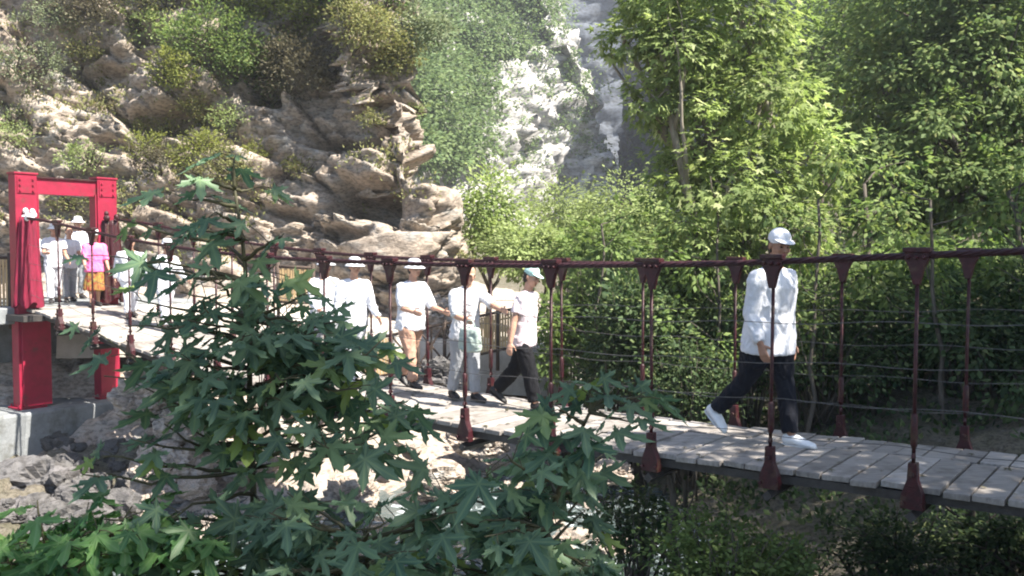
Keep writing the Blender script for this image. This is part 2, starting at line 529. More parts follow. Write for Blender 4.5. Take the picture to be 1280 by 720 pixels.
# ------------------------------------------------------------------ terrain
CTRL = np.array([
    (-14, -8, -2.4), (0, -8, -1.6), (14, -8, -1.0), (-6, -2, -2.3), (0, -2, -1.72), (6, -2, -1.45), (0, 1, -1.8), (-2, 2, -2.4), (2, 3, -2.15), (-6, 3, -3.2), (5.2, 4, -1.85), (9, 3, -1.3),
    (-12, 4, -4.2), (-5, 6.5, -3.9), (-2.5, 8, -3.9), (0, 10, -3.85), (1.0, 11.4, -3.75), (0.3, 14, -3.6), (0.5, 18, -3.5), (1, 25, -3.2), (-9, 8, -3.3), (-8, 11, -2.95), (-5.5, 9.5, -3.15),
    (-1, 5, -3.3), (1, 6, -3.3), (2.4, 7.3, -3.15), (3, 9, -3.2), (3, 12.5, -2.9), (4, 16, -2.6), (5.0, 10.5, -2.4), (5.2, 7, -2.35), (7, 9, -1.6), (9, 13, -0.4), (13, 13, 1.6), (8, 20, -1.0), (7, 6, -1.7),
    (-7.6, 13.4, -3.3), (-6, 12.4, -3.15), (-4, 13.0, -3.0), (-3, 14.4, -2.3), (-5, 14.8, -2.4), (-6.3, 14.3, -2.95), (-7.0, 15.3, -2.75), (-6.2, 15.4, -2.5), (-2, 15.6, -2.0), (-0.8, 16.6, -2.2), (0.2, 17.5, -2.9), (-9, 16.5, -1.4), (-12, 15, -1.5), (-5, 16.6, -1.5),
    (-12, 20, 0), (-4, 22, 0), (14, 30, 0.5), (20, 12, 4), (24, 24, 4.5), (-30, 20, 4), (-30, 0, -2), (30, 0, 2), (0, 40, -2), (20, 45, 5), (-20, 40, 8), (4, 60, 0), (40, 60, 8), (-40, 60, 15), (0, 100, -4), (30, 110, -2), (-30, 110, -2), (0, 130, -4), (60, 120, 0), (-60, 120, 0), (12, 80, -3), (16, 60, -1)], float)


def _tps(r):
    return np.where(r > 1e-9, r * r * np.log(r + 1e-12), 0)


_n = len(CTRL)
_A = np.zeros((_n + 3, _n + 3))
_A[:_n, :_n] = _tps(np.hypot(CTRL[:, None, 0] - CTRL[None, :, 0], CTRL[:, None, 1] - CTRL[None, :, 1])) + np.eye(_n) * 0.05
_A[:_n, _n] = 1; _A[:_n, _n + 1:] = CTRL[:, :2]; _A[_n, :_n] = 1; _A[_n + 1:, :_n] = CTRL[:, :2].T
_W = np.linalg.solve(_A, np.concatenate([CTRL[:, 2], [0, 0, 0]]))


def ground(x, y):
    x = np.atleast_1d(np.asarray(x, float)); y = np.atleast_1d(np.asarray(y, float))
    out = np.zeros(len(x))
    for i in range(0, len(x), 20000):
        a, b = x[i:i + 20000], y[i:i + 20000]
        k = _tps(np.hypot(a[:, None] - CTRL[None, :, 0], b[:, None] - CTRL[None, :, 1]))
        out[i:i + 20000] = k @ _W[:_n] + _W[_n] + _W[_n + 1] * a + _W[_n + 2] * b
    p = np.stack([x, y, np.zeros(len(x))], 1)
    return out + 0.10 * fbm(p * 0.9, 4, 3) + 0.05 * fbm(p * 4, 3, 5)


def gz(x, y):
    return float(ground(x, y)[0])


xs = np.concatenate([np.linspace(-60, -14, 30)[:-1], np.linspace(-14, 16, 300), np.linspace(16, 60, 30)[1:]])
ys = np.concatenate([np.linspace(-30, -6, 16)[:-1], np.linspace(-6, 26, 320), np.linspace(26, 130, 50)[1:]])
gx, gy = np.meshgrid(xs, ys)
zz = ground(gx.ravel(), gy.ravel()).reshape(gx.shape)
_p = np.stack([gx.ravel(), gy.ravel(), zz.ravel()], 1)
stones = rock_disp(_p, 1.1, 0.22, 0.8, 91).reshape(gx.shape)
bank = np.clip((-1.5 - gx) / 1.5, 0, 1) * np.clip((gy - 9) / 2, 0, 1)      # bare rock of the far bank
zz = zz + stones * (0.15 + 0.85 * bank)
g = link('ground', grid_mesh('ground', np.stack([gx, gy, zz], -1)), M['soil'], smooth=True)
tag(g, kind='structure')
g.data.materials.append(M['rock_pale'])
_cx = (gx[:-1, :-1] + gx[1:, 1:]).ravel() / 2; _cy = (gy[:-1, :-1] + gy[1:, 1:]).ravel() / 2
_b2 = (_cx < 1.6 + 0.4 * np.sin(_cy * 2)) & (_cy > 9.2 + 0.5 * np.sin(_cx * 1.7)) & (_cx > -30) & (_cy < 40) & ~((_cx < -4.9 + 0.4 * np.sin(_cy * 2.3)) & (_cy < 13.9))  # lower left corner stays dark soil, its shade put into the colour
g.data.polygons.foreach_set("material_index", _b2.astype(np.int32))

wx, wy = np.meshgrid(np.linspace(-26, 8, 120), np.linspace(2, 34, 120))
wz = -3.42 + 0.03 * fbm(np.stack([wx.ravel(), wy.ravel(), wx.ravel() * 0], 1) * 2.2, 3, 8).reshape(wx.shape)
tag(link('water', grid_mesh('water', np.stack([wx, wy, wz], -1)), M['water'], smooth=True), kind='structure')


# ------------------------------------------------------------------ cliffs
def catmull(pts, n):
    pts = np.array(pts, float)
    d = np.concatenate([[0], np.cumsum(np.linalg.norm(np.diff(pts, axis=0), axis=1))])
    t = np.linspace(0, d[-1], n)
    out = np.stack([np.interp(t, d, pts[:, k]) for k in range(pts.shape[1])], 1)
    for _ in range(3):
        w = max(3, n // (len(pts) * 4)); ker = np.ones(w) / w
        out = np.stack([np.convolve(np.pad(out[:, k], (w // 2, w - 1 - w // 2), 'edge'), ker, 'valid') for k in range(out.shape[1])], 1)
    return out


def wall_of_rock(name, plan, z0, z1, cols, rows, setback, big, amp, seed, mat, recess=(), bulge=0.0):
    C = catmull(plan, cols)
    T = np.gradient(C, axis=0); T /= np.linalg.norm(T, axis=1)[:, None]
    N = np.stack([T[:, 1], -T[:, 0]], 1)                     # outward: to the right of the walking direction
    z = np.linspace(z0, z1, rows)
    sb = np.array([setback(v) for v in z])
    G = np.zeros((rows, cols, 3))
    G[..., :2] = C[None] - N[None] * sb[:, None, None]
    G[..., 2] = z[:, None]
    p = G.reshape(-1, 3)
    d = rock_disp(p, big, amp, 0.62, seed)
    for (rx, rz, wx_, wz_, dep) in recess:                    # hollows under the ledges
        q = ((p[:, 0] - rx + 0.15 * fbm(p * 1.4, 2, 60)) / wx_) ** 4 + ((p[:, 2] - rz + 0.12 * (p[:, 0] - rx) + 0.12 * fbm(p * 1.6, 2, 61)) / wz_) ** 4
        d = d - dep / (1 + q ** 2)
    n3 = np.repeat(np.concatenate([N, np.full((cols, 1), 0.25)], 1)[None], rows, 0).reshape(-1, 3)
    G = (p + n3 * d[:, None]).reshape(rows, cols, 3)
    o = link(name, grid_mesh(name, G), mat)
    return o, G


def pz(px, py, Y):
    v = P(px, py, Y); return v.x, v.z


rec = []
for (px, py, w, h, dep) in ((452, 246, 46, 25, 1.7), (548, 205, 34, 24, 1.7), (585, 215, 12, 30, 0.8), (285, 75, 24, 34, 1.0), (405, 163, 50, 9, 0.6), (520, 100, 34, 12, 0.8), (120, 175, 40, 9, 0.5), (60, 60, 40, 12, 0.5),
                            (470, 108, 24, 10, 0.5), (300, 250, 60, 10, 0.5), (190, 120, 45, 10, 0.5), (400, 290, 60, 8, 0.5)):
    x, z = pz(px, py, 17.6)
    rec.append((x, z, w / F * 17.6, h / F * 17.6, dep))
cliff, CG = wall_of_rock('cliff', [(-34, 9), (-20, 14.5), (-13, 17.3), (-9, 18.2), (-6, 18.3), (-3.2, 17.9), (-2.2, 17.3), (-1.3, 17.9), (-1.5, 20.5), (-3.0, 26), (-6, 34)],
                         -3.0, 11.5, 620, 330, lambda z: 0.10 * (z + 1) + 0.38 * max(0, z - 1.2), 2.2, 0.6, 5, M['rock'], rec)
tag(cliff, kind='structure')
far, FG = wall_of_rock('mountain', [(-40, 28), (-22, 38), (-10, 48), (-3, 58), (2, 66), (6.5, 71), (11.3, 73), (12.5, 84), (11, 100)], -6, 36, 300, 190,
                       lambda z: 0.30 * (z + 6) + 0.25 * max(0, z - 12), 5.0, 1.3, 21, M['rock_far'])
tag(far, kind='structure')
wall2, WG = wall_of_rock('mountain_slope', [(10.2, 96), (11.0, 86), (13.2, 68), (17, 54), (27, 42), (44, 34)], -6, 25, 260, 130,
                         lambda z: 0.06 * (z + 6), 4.0, 0.55, 33, M['rock_blue'])
tag(wall2, kind='structure')
ridge, _g = wall_of_rock('mountain_ridge', [(-70, 104), (-20, 112), (10, 118), (50, 110), (110, 80)], -6, 50, 220, 110, lambda z: 0.12 * (z + 6), 8.0, 1.0, 44, M['rock_blue'])
tag(ridge, kind='structure')
bvh_c = BVHTree.FromObject(cliff, bpy.context.evaluated_depsgraph_get())
bvh_f = BVHTree.FromObject(far, bpy.context.evaluated_depsgraph_get())
bvh_w = BVHTree.FromObject(wall2, bpy.context.evaluated_depsgraph_get())


def hit(px, py, bvh):
    d = P(px, py, 10.0).normalized()
    loc, nor, idx, dist = bvh.ray_cast(Vector((0, 0, 0)), d)
    if loc is None:
        return None, None
    if nor.dot(d) > 0: nor = -nor
    return loc, nor


# ------------------------------------------------------------------ foliage
def leaf_simple():
    V = np.array([(0, 0, 0), (-0.30, 0.45, -0.06), (0, 0.5, 0.03), (0.30, 0.45, -0.06), (0, 1.0, -0.12)], float)
    T = np.array([(0, 2, 1), (0, 3, 2), (1, 2, 4), (2, 3, 4)])
    return V, T


def leaf_palm(detail):
    """palmate plane-tree leaf, base at the origin, tip along +y, about 1 long"""
    out = []
    lobes = [(-118, 0.50), (-62, 0.80), (0, 1.0), (62, 0.80), (118, 0.50)]
    c = np.array([0, 0.22])
    for k, (a, L) in enumerate(lobes):
        a = R(a)
        def pt(r, da):
            return (c[0] + math.sin(a + R(da)) * r, c[1] + math.cos(a + R(da)) * r)
        if detail:
            out += [pt(L * 0.42, -15), pt(L * 0.58, -13.5), pt(L * 0.60, -8), pt(L * 0.84, 0), pt(L * 0.60, 8), pt(L * 0.58, 13.5), pt(L * 0.42, 15)]
        else:
            out += [pt(L * 0.5, -13), pt(L * 0.8, 0), pt(L * 0.5, 13)]
        if k < 4:
            out.append(pt(0.22, 30))
    out.append((0, 0.10))
    V = [(c[0], c[1], 0.0)] + [(x, y, 0) for x, y in out]
    n = len(out)
    T = [(0, 1 + (i + 1) % n, 1 + i) for i in range(n)]
    V = np.array(V)
    r2 = (V[:, 0] ** 2 + (V[:, 1] - 0.22) ** 2)
    V[:, 2] = -0.22 * r2
    V[1:, 2] += 0.035 * np.where(np.arange(n) % 2, 1, -1)
    return V, np.array(T)


LEAF = {'simple': leaf_simple(), 'palm': leaf_palm(False), 'palmd': leaf_palm(True)}


def leaves(name, pos, tipdir, nrm, size, kind, mat, parent=None):
    """one mesh of many leaves; every leaf is a separate island"""
    V, T = LEAF[kind]
    n = len(pos)
    y = tipdir / (np.linalg.norm(tipdir, axis=1)[:, None] + 1e-9)
    x = np.cross(y, nrm); x /= (np.linalg.norm(x, axis=1)[:, None] + 1e-9)
    z = np.cross(x, y)
    W = pos[:, None, :] + size[:, None, None] * (V[None, :, 0:1] * x[:, None] + V[None, :, 1:2] * y[:, None] + V[None, :, 2:3] * z[:, None])
    TT = (T[None] + (np.arange(n) * len(V))[:, None, None]).reshape(-1, 3)
    me = npmesh(name, W.reshape(-1, 3), TT)
    if kind == 'palmd':
        uv = me.uv_layers.new(name="leaf")
        U = np.tile(V[:, :2] - np.array([0, 0.22]), (n, 1))[TT.ravel()]
        uv.data.foreach_set("uv", np.ascontiguousarray(U, np.float32).ravel())
    return link(name, me, mat, parent)


def rdir(n):
    v = RNG.normal(size=(n, 3)); return v / np.linalg.norm(v, axis=1)[:, None]


def blob_leaves(blobs, n, size, spread=0.28, hang=0.35, per=26):
    """leaf positions in clumps through the outer part of ellipsoid blobs"""
    vol = np.array([b[1][0] * b[1][1] + b[1][1] * b[1][2] + b[1][0] * b[1][2] for b in blobs]); vol = vol / vol.sum()
    A, B, Cn, S = [], [], [], []
    for (c, r), w in zip(blobs, vol):
        c = np.array(c, float); r = np.array(r, float)
        m = max(4, int(n * w / per))
        d = rdir(m)
        rad = RNG.uniform(0.25, 1.0, m) ** 0.45 * RNG.uniform(0.85, 1.12, m)
        cc = c + d * r * rad[:, None]
        sp = spread * r.mean() * RNG.uniform(0.55, 1.3, m)
        k = RNG.integers(per // 2, per * 3 // 2, m)
        idx = np.repeat(np.arange(m), k)
        off = RNG.normal(size=(len(idx), 3)) * np.array([1, 1, 0.62])
        A.append(cc[idx] + off * sp[idx][:, None])
        o = d[idx] + 0.5 * rdir(len(idx))
        t = o * 0.7 + off * 0.5; t[:, 2] -= hang
        B.append(t)
        nn = rdir(len(idx)) * 0.55 + np.array([0, 0, 0.75]) + d[idx] * 0.55
        Cn.append(nn)
        S.append(size * RNG.uniform(0.6, 1.35, len(idx)))
    return np.concatenate(A), np.concatenate(B), np.concatenate(Cn), np.concatenate(S)


def limb(mb, a, b, r0, r1, bend=0.12, n=6):
    a, b = Vector(a), Vector(b)
    L = (b - a).length
    off = Vector(RNG.normal(size=3)) * bend * L
    pts, rr = [], []
    for i in range(n + 1):
        t = i / n
        pts.append(a.lerp(b, t) + off * math.sin(math.pi * t) * 0.7 + Vector(RNG.normal(size=3)) * 0.012 * L * (0 < i < n))
        rr.append(r0 * (1 - t) + r1 * t)
    mb.tube(pts, rr, 7)
    return pts


def tree(name, label, cat, base, blobs, n, size, kind, mat, r0=0.14, bark='bark', group=None, fork=0.45, hang=0.35, spread=0.28, per=26, parts=('trunk', 'crown'), lean=None):
    base = Vector(base)
    root = empty(name, base)
    tag(root, label, cat, group)
    root_w = root.matrix_basis.inverted()
    mb = MB()
    cen = sum((Vector(b[0]) for b in blobs), Vector()) / len(blobs)
    top = base.lerp(Vector((lean or cen)), fork if len(blobs) > 1 else 0.75)
    limb(mb, base - Vector((0, 0, 0.25)), top, r0 * 1.2, r0 * 0.75, 0.05)
    for c, r in blobs:
        c = Vector(c)
        pts = limb(mb, top, c, r0 * 0.6, r0 * 0.22)
        for _ in range(5):
            d = Vector(rdir(1)[0]); d.z = abs(d.z) * 0.7
            e = c + Vector((d.x * r[0], d.y * r[1], d.z * r[2])) * 0.75
            limb(mb, pts[random.choice((3, 4, 5, 6))], e, r0 * 0.22, r0 * 0.05)
    mb.build(parts[0], M[bark], root, smooth=True)
    p, t, nn, s = blob_leaves(blobs, n, size, spread, hang, per)
    leaves(parts[1], p, t, nn, s, kind, M[mat], root)
    return root


def shrub(name, label, base, c, r, n, size, mat, kind='simple', group=None, cat='shrub', per=18, stem_r=0.025, up=0.3):
    """bush of several stems rising from its base into a broken mass of leaves"""
    base = Vector(base); c = Vector(c)
    root = empty(name, base)
    tag(root, label, cat, group)
    mb = MB()
    for k in range(7):
        d = Vector(rdir(1)[0]); d.z = abs(d.z) * 0.8
        e = c + Vector((d.x * r[0], d.y * r[1], d.z * r[2])) * 0.85
        limb(mb, base - Vector((0, 0, 0.08)), e, stem_r, stem_r * 0.25, 0.15, 4)
    mb.build('stem', M['bark'], root, smooth=True)
    rm = sum(r) / 3
    blobs = [((c.x, c.y, c.z), (r[0] * 0.7, r[1] * 0.7, r[2] * 0.7))]
    for k in range(6):
        d = rdir(1)[0]; d[2] = abs(d[2]) - 0.25
        f = RNG.uniform(0.3, 0.55)
        blobs.append(((c.x + d[0] * r[0] * 0.7, c.y + d[1] * r[1] * 0.7, c.z + d[2] * r[2] * 0.7), (r[0] * f, r[1] * f, r[2] * f)))
    p, t, nn, s = blob_leaves(blobs, n, size, 0.30, 0.1, per)
    t[:, 2] += up
    leaves('foliage', p, t, nn, s, kind, M[mat], root)
    return root

# ------------------------------------------------------------------ suspension bridge
BD = Vector((-0.7893, 0.6139, 0)); BN = Vector((0.6139, 0.7893, 0)); BO = Vector((1.992, 6.76, 0)); UP = Vector((0, 0, 1))
BW = 1.5
_S = [-6, -1.64, 0, 1.73, 3.0, 3.95, 5.93, 8.0, 9.72, 12.2, 14]
_Z = [-1.56, -1.62, -1.664, -1.70, -1.715, -1.69, -1.635, -1.485, -1.285, -0.928, -0.90]
_s = np.linspace(-6, 14, 401); _zz = np.convolve(np.pad(np.interp(_s, _S, _Z), 20, 'edge'), np.ones(41) / 41, 'valid')


def dz(s): return float(np.interp(s, _s, _zz))


def cz(s): return dz(s) + 1.56 - 0.10 * max(0, min(1, (s - 3) / 9)) + 0.045 * max(0, min(3, (0.5 - s) / 1.8))   # hand cable height


def B(s, t, z=None, dzv=0.0):
    p = BO + BD * s + BN * t
    p.z = (dz(s) if z is None else z) + dzv
    return p


bridge = tag(empty('suspension_bridge', B(3.5, 0.75)), 'narrow suspension footbridge with grey plank deck and dark red hangers spanning the gorge', 'footbridge')
SE = 12.25
mb = MB()
rows = ((0.0, 0.985), (1.005, BW))
for ri, (t0, t1) in enumerate(rows):
    s = -5.2 + 0.11 * ri
    while s < SE + 0.3:
        w = 0.205 + random.uniform(-0.018, 0.018)
        a0, a1 = s + random.uniform(0.004, 0.012), s + w - random.uniform(0.004, 0.012)
        e0 = random.uniform(-0.04, 0.015); e1 = random.uniform(-0.004, 0.004)
        zo = random.uniform(-0.006, 0.009); tl = random.uniform(-0.004, 0.004); sk = random.uniform(-0.004, 0.004)
        vs = []
        for ss in (a0, a1):
            for tt in (t0 + (e0 if ri == 0 else 0.002), t1 + (e0 if ri else e1)):
                for zz_ in (-0.045, 0.0):
                    vs.append(B(ss + sk * (1 if tt > t0 + .2 else -1), tt, None, zz_ + zo + tl * (1 if ss == a1 else -1)))
        mb.add(vs, [(0, 1, 3, 2), (4, 6, 7, 5), (0, 4, 5, 1), (2, 3, 7, 6), (0, 2, 6, 4), (1, 5, 7, 3)])
        s += w
mb.build('deck', M['plank'], bridge, bevel=0.006)
for t in (0.05, 0.72, BW - 0.05):
    mb = MB()
    ss = np.linspace(-5.2, SE, 40)
    vs, fs = [], []
    for s in ss:
        for tt in (-0.03, 0.03):
            for z in (-0.115, -0.052):
                vs.append(B(s, t + tt, None, z))
    for i in range(len(ss) - 1):
        a, b = i * 4, i * 4 + 4
        fs += [(a, b, b + 1, a + 1), (a + 2, a + 3, b + 3, b + 2), (a + 1, b + 1, b + 3, a + 3), (a, a + 2, b + 2, b)]
    fs += [(0, 1, 3, 2), (len(vs) - 4, len(vs) - 2, len(vs) - 1, len(vs) - 3)]
    mb.add(vs, fs).build('edge_beam', M['steel'], bridge)
for t in (-0.07, BW + 0.07):
    pts = [B(s, t, cz(s)) for s in np.linspace(-5.5, 12.5, 60)]
    mb = MB()
    for st in range(4):                                   # four laid strands
        hp_ = []
        for s in np.linspace(-5.5, 12.5, 420):
            an = s * 2 * math.pi / 0.34 + st * math.pi / 2
            hp_.append(B(s, t + 0.0125 * math.cos(an), cz(s) + 0.0125 * math.sin(an)))
        mb.tube(hp_, 0.0125, 6)
    mb.build('main_cable', M['cable'], bridge, smooth=True)
    for k, fr in enumerate((0.17, 0.34, 0.52, 0.71)):
        pts = [B(s, t, dz(s) + (cz(s) - dz(s)) * fr + 0.012 * math.sin(s * 5.3 + k * 2 + t)) for s in np.linspace(-5.5, 12.3, 90)]
        MB().tube(pts, 0.0032, 5).build('rail_wire', M['wire'], bridge)
SP = 1.015
for k in range(-5, 13):
    s = k * SP
    if s > 12.0: continue
    mb = MB().tube([B(s, -0.12, None, -0.19), B(s, BW + 0.12, None, -0.19)], 0.04, 4)
    mb.build('cross_beam', M['steel'], bridge)
    for t, side in ((-0.07, -1), (BW + 0.07, 1)):
        zt, zb = cz(s), dz(s)
        top, bot = B(s, t, zt), B(s, t, zb - 0.02)
        j = random.uniform(-0.012, 0.012)
        rod = MB()
        rod.tube([B(s + j, t, zt - 0.2), B(s, t, zb + 0.16)], 0.0138, 8)
        rod.tube([B(s + j * .2, t, zb + 0.52), B(s + j * .25, t, zb + 0.50), B(s + j * .3, t, zb + 0.30), B(s, t, zb + 0.28)], [0.015, 0.024, 0.024, 0.015], 8)   # turnbuckle
        h = rod.build('hanger', M['darkred'], bridge, smooth=True)
        cl = MB()
        cl.prism([(-0.074, 0.045), (0.074, 0.045), (0.077, -0.03), (0.048, -0.085), (0.021, -0.20), (-0.021, -0.20), (-0.048, -0.085), (-0.077, -0.03)], top, BD, UP, BN, 0.052)
        cl.prism([(-0.087, 0.055), (0.087, 0.055), (0.087, 0.02), (-0.087, 0.02)], top, BD, UP, BN, 0.085)
        for q in (-0.052, 0.0, 0.052):
            c0 = B(s + q, t, zt - 0.012)
            cl.tube([c0 - BN * 0.055, c0 + BN * 0.055], 0.015, 6)
        cl.build('clamp', M['darkred'], h, bevel=0.006)
        sh = MB()
        sh.prism([(-0.076, -0.12), (0.076, -0.12), (0.070, -0.02), (0.034, 0.08), (0.028, 0.20), (-0.028, 0.20), (-0.034, 0.08), (-0.070, -0.02)], bot, BD, UP, BN, 0.07)
        sh.tube([B(s, t - 0.02 * side, zb + 0.21), B(s, t, zb + 0.26), B(s, t + 0.02 * side, zb + 0.21)], 0.013, 6)
        c0 = B(s, t, zb + 0.10); sh.tube([c0 - BN * 0.06, c0 + BN * 0.06], 0.017, 6)
        for q in (-0.06, 0.06):
            c0 = B(s + q, t, zb - 0.10); sh.tube([c0 - BN * 0.055, c0 + BN * 0.055], 0.016, 6)
        sh.build('shackle', M['darkred'], h, bevel=0.006)

# ------------------------------------------------------------------ the red gate and its footing
GS = 12.45
GB = -2.55
gate = tag(empty('bridge_gate', B(GS, 0.65, GB)), 'tall crimson steel portal frame at the far end of the footbridge', 'gate')
GM = Matrix((BN, BD, UP)).transposed()
for t in (0.0, 1.33):
    mb = MB()
    mb.box(B(GS, t, (1.20 + GB) / 2), (0.34, 0.24, 1.20 - GB), GM)
    mb.build('post', M['red'], gate, bevel=0.008)
    mb = MB().box(B(GS, t, 1.215), (0.37, 0.27, 0.03), GM); mb.build('cap_plate', M['red'], gate, bevel=0.004)
    mb = MB().box(B(GS, t, GB + 0.012), (0.46, 0.36, 0.03), GM)
    for a in (-0.19, 0.19):
        for b in (-0.14, 0.14):
            mb.tube([B(GS + b, t + a, GB + 0.02), B(GS + b, t + a, GB + 0.07)], 0.016, 6)
    mb.build('base_plate', M['red'], gate)
MB().box(B(GS, 0.665, 1.03), (0.99, 0.14, 0.27), GM).build('crossbeam', M['red'], gate, bevel=0.006)
MB().box(B(GS, 0.665, 1.165), (0.99, 0.2, 0.025), GM).build('top_flange', M['darkred'], gate)
MB().box(B(GS, 0.10, (GB - 1.06) / 2), (0.45, 0.30, -1.06 - GB - 0.06), GM).build('pier', M['red'], gate, bevel=0.008)
MB().box(B(GS - 0.08, 0.62, -1.075), (1.84, 1.05, 0.10), GM).build('sill_shade_slab', M['steel'], gate, bevel=0.006)  # slab added at the sill, overhanging to shade the lower near leg
for t in (0.0, 1.33):                                 # bolted joint plates where beam and posts meet
    mb = MB().box(B(GS - 0.125, t, 1.03), (0.28, 0.016, 0.26), GM)
    for a in (-0.1, 0.1):
        for z in (0.94, 1.03, 1.12):
            mb.tube([B(GS - 0.13, t + a, z), B(GS - 0.155, t + a, z)], 0.016, 6)
    mb.build('joint_plate', M['red'], gate)
for t in (0.19, 1.14):
    MB().box(B(GS, t, 0.03), (0.02, 0.2, 1.8), GM).build('guide_plate', M['red'], gate)


def cloth_bundle(name, label, s, t, z0, z1, w0, w1, mat, group):
    """ropes and cloth strips tied at the top and spreading towards the deck"""
    root = tag(empty(name, B(s, t, z0)), label, 'cloth', group)
    mb = MB(); seg = 48; rows = 16
    vs, fs = [], []
    for i in range(rows + 1):
        f = i / rows
        for k in range(seg):
            an = 2 * math.pi * k / seg
            w = w1 + (w0 - w1) * (1 - f) ** 0.9
            rr = w * (1 + 0.22 * math.sin(an * 7 + 1.3 * f) + 0.12 * math.sin(an * 13 + 4 * f))
            vs.append(B(s + rr * 0.75 * math.sin(an), t + rr * math.cos(an), z1 + (z0 - z1) * (1 - f) - (0.05 * math.sin(an * 5) if i == 0 else 0)))
    for i in range(rows):
        for k in range(seg):
            k2 = (k + 1) % seg
            fs.append((i * seg + k, i * seg + k2, (i + 1) * seg + k2, (i + 1) * seg + k))
    fs.append(tuple(range(rows * seg, (rows + 1) * seg)))
    mb.add(vs, fs).build('drape', mat, root, smooth=True)
    kn = MB()
    for _ in range(9):
        d = rdir(1)[0] * w1 * 1.1
        kn.ell(B(s + d[0], t + d[1], z1 + 0.03 + d[2] * .8), (0.045, 0.04, 0.05), nu=8, nv=6)
    kn.build('knot', M['whitecloth'] if mat is M['redcloth'] else mat, root, smooth=True)
    return root


def fabric(name, col, col2=None, scale=9, rough=0.85):
    return paint(name, col, col2 or tuple(c * 0.82 for c in col), scale=scale, rough=rough, bump=0.25, bscale=70, spec=0.2)


M['whitecloth'] = fabric('white_cloth', (0.78, 0.78, 0.79))
cloth_bundle('red_cloth', 'crimson cloth strips with white knots tied round the near gate post', GS - 0.22, -0.03, -0.88, 0.52, 0.19, 0.09, M['redcloth'], 'cloths on the gate posts')
cloth_bundle('red_cloth', 'dark red cloth bundle tied on the far gate post behind the pink girl', GS - 0.16, 1.36, -0.86, 0.5, 0.22, 0.11, M['darkred'], 'cloths on the gate posts')

ab = tag(empty('bridge_abutment', B(13.2, 0.4, -3.6)), 'grey concrete footing and slab that carry the red gate', 'abutment')
mb = MB(); mb.box(B(13.3, 0.30, -3.10), (2.5, 2.7, 1.09), GM); mb.build('base_block', M['concrete'], ab, bevel=0.04)
mb = MB(); mb.box(B(14.2, 0.55, -1.9), (3.6, 0.5, 1.4), GM); mb.build('back_wall', M['concrete'], ab, bevel=0.02)
mb = MB(); mb.box(B(14.55, 1.2, -1.06), (3.8, 4.2, 0.26), GM); mb.build('platform_slab', M['concrete'], ab, bevel=0.02)

# the path along the foot of the cliff
PC = catmull([(-8.2, 16.0, -0.95), (-6.6, 16.6, -1.0), (-5, 16.75, -1.1), (-3, 16.4, -1.3), (-1.4, 16.3, -1.55), (0.2, 17.0, -1.8), (1.0, 19.5, -2.0), (0.8, 24, -2.2)], 90)
G = []
for i in range(len(PC)):
    T_ = PC[min(i + 1, len(PC) - 1)] - PC[max(i - 1, 0)]; T_[2] = 0; T_ /= np.linalg.norm(T_)
    N_ = np.array([T_[1], -T_[0], 0])
    G.append([PC[i] + N_ * o + np.array([0, 0, h]) for o, h in ((0.85, -0.9), (0.8, -0.03), (0.76, 0.0), (0.3, 0.02), (-0.3, 0.02), (-1.2, 0.0))])
G = np.array(G)
Gp = G.reshape(-1, 3); G = (Gp + 0.03 * np.stack([fbm(Gp * 3, 2, 1), fbm(Gp * 3, 2, 2), 0.5 * fbm(Gp * 3, 2, 3)], 1)).reshape(G.shape)
tag(link('path', grid_mesh('path', G), M['path'], smooth=False), kind='structure')


# ------------------------------------------------------------------ bamboo fences of the far bank
def fence(label, a, b, bays, mat='bamboo', h=0.66):
    a, b = Vector(a), Vector(b)
    root = tag(empty('bamboo_fence', a.lerp(b, 0.5)), label, 'fence', 'bamboo fences on the far bank')
    n = len(bays)
    D = (b - a) / n; ud = Vector((D.x, D.y, 0)).normalized(); nn = Vector((ud.y, -ud.x, 0))
    for i in range(n + 1):
        p = a + D * i
        MB().tube([p - UP * 0.25, p + UP * (h + 0.08)], 0.032, 7).build('post', M['darkwood'], root, smooth=True)
    for z in (h, 0.10):
        MB().tube([a + UP * z, b + UP * z], 0.026, 7).build('rail', M['darkwood'], root, smooth=True)
    for i, kind in enumerate(bays):
        p = a + D * i; q = p + D
        if kind == 'x':
            for (u, v) in ((0.1, h), (h, 0.1)):
                MB().tube([p + UP * u + nn * 0.02 * (1 if u < v else -1), q + UP * v + nn * 0.02 * (1 if u < v else -1)], 0.02, 6).build('brace', M['darkwood'], root)
            MB().tube([p.lerp(q, .5) + UP * .1, p.lerp(q, .5) + UP * h], 0.018, 6).build('brace', M['darkwood'], root)
        elif kind == 'p':
            mb = MB(); m = max(5, int(D.length / 0.05))
            for k in range(m):
                f = (k + 0.5) / m
                c = p.lerp(q, 0.03 + 0.94 * f) + nn * (0.008 * (k % 2))
                mb.prism([(-0.019, 0.12), (0.019, 0.12), (0.019, h - 0.03), (-0.019, h - 0.03)], c, ud, UP, nn, 0.012)
            mb.build('bamboo_panel', M[mat], root)
            mb = MB()
            for z in (0.24, h - 0.14):
                mb.tube([p + UP * z - nn * 0.03, q + UP * z - nn * 0.03], 0.014, 6)
            mb.build('tie_rod', M['darkwood'], root)
        elif kind == 's':
            mb = MB(); m = max(4, int(D.length / 0.11))
            for k in range(m):
                c = p.lerp(q, (k + 0.5) / m)
                mb.tube([c + UP * 0.1, c + UP * h], 0.014, 6)
            mb.build('bars', M['darkred'], root, smooth=True)
    return root


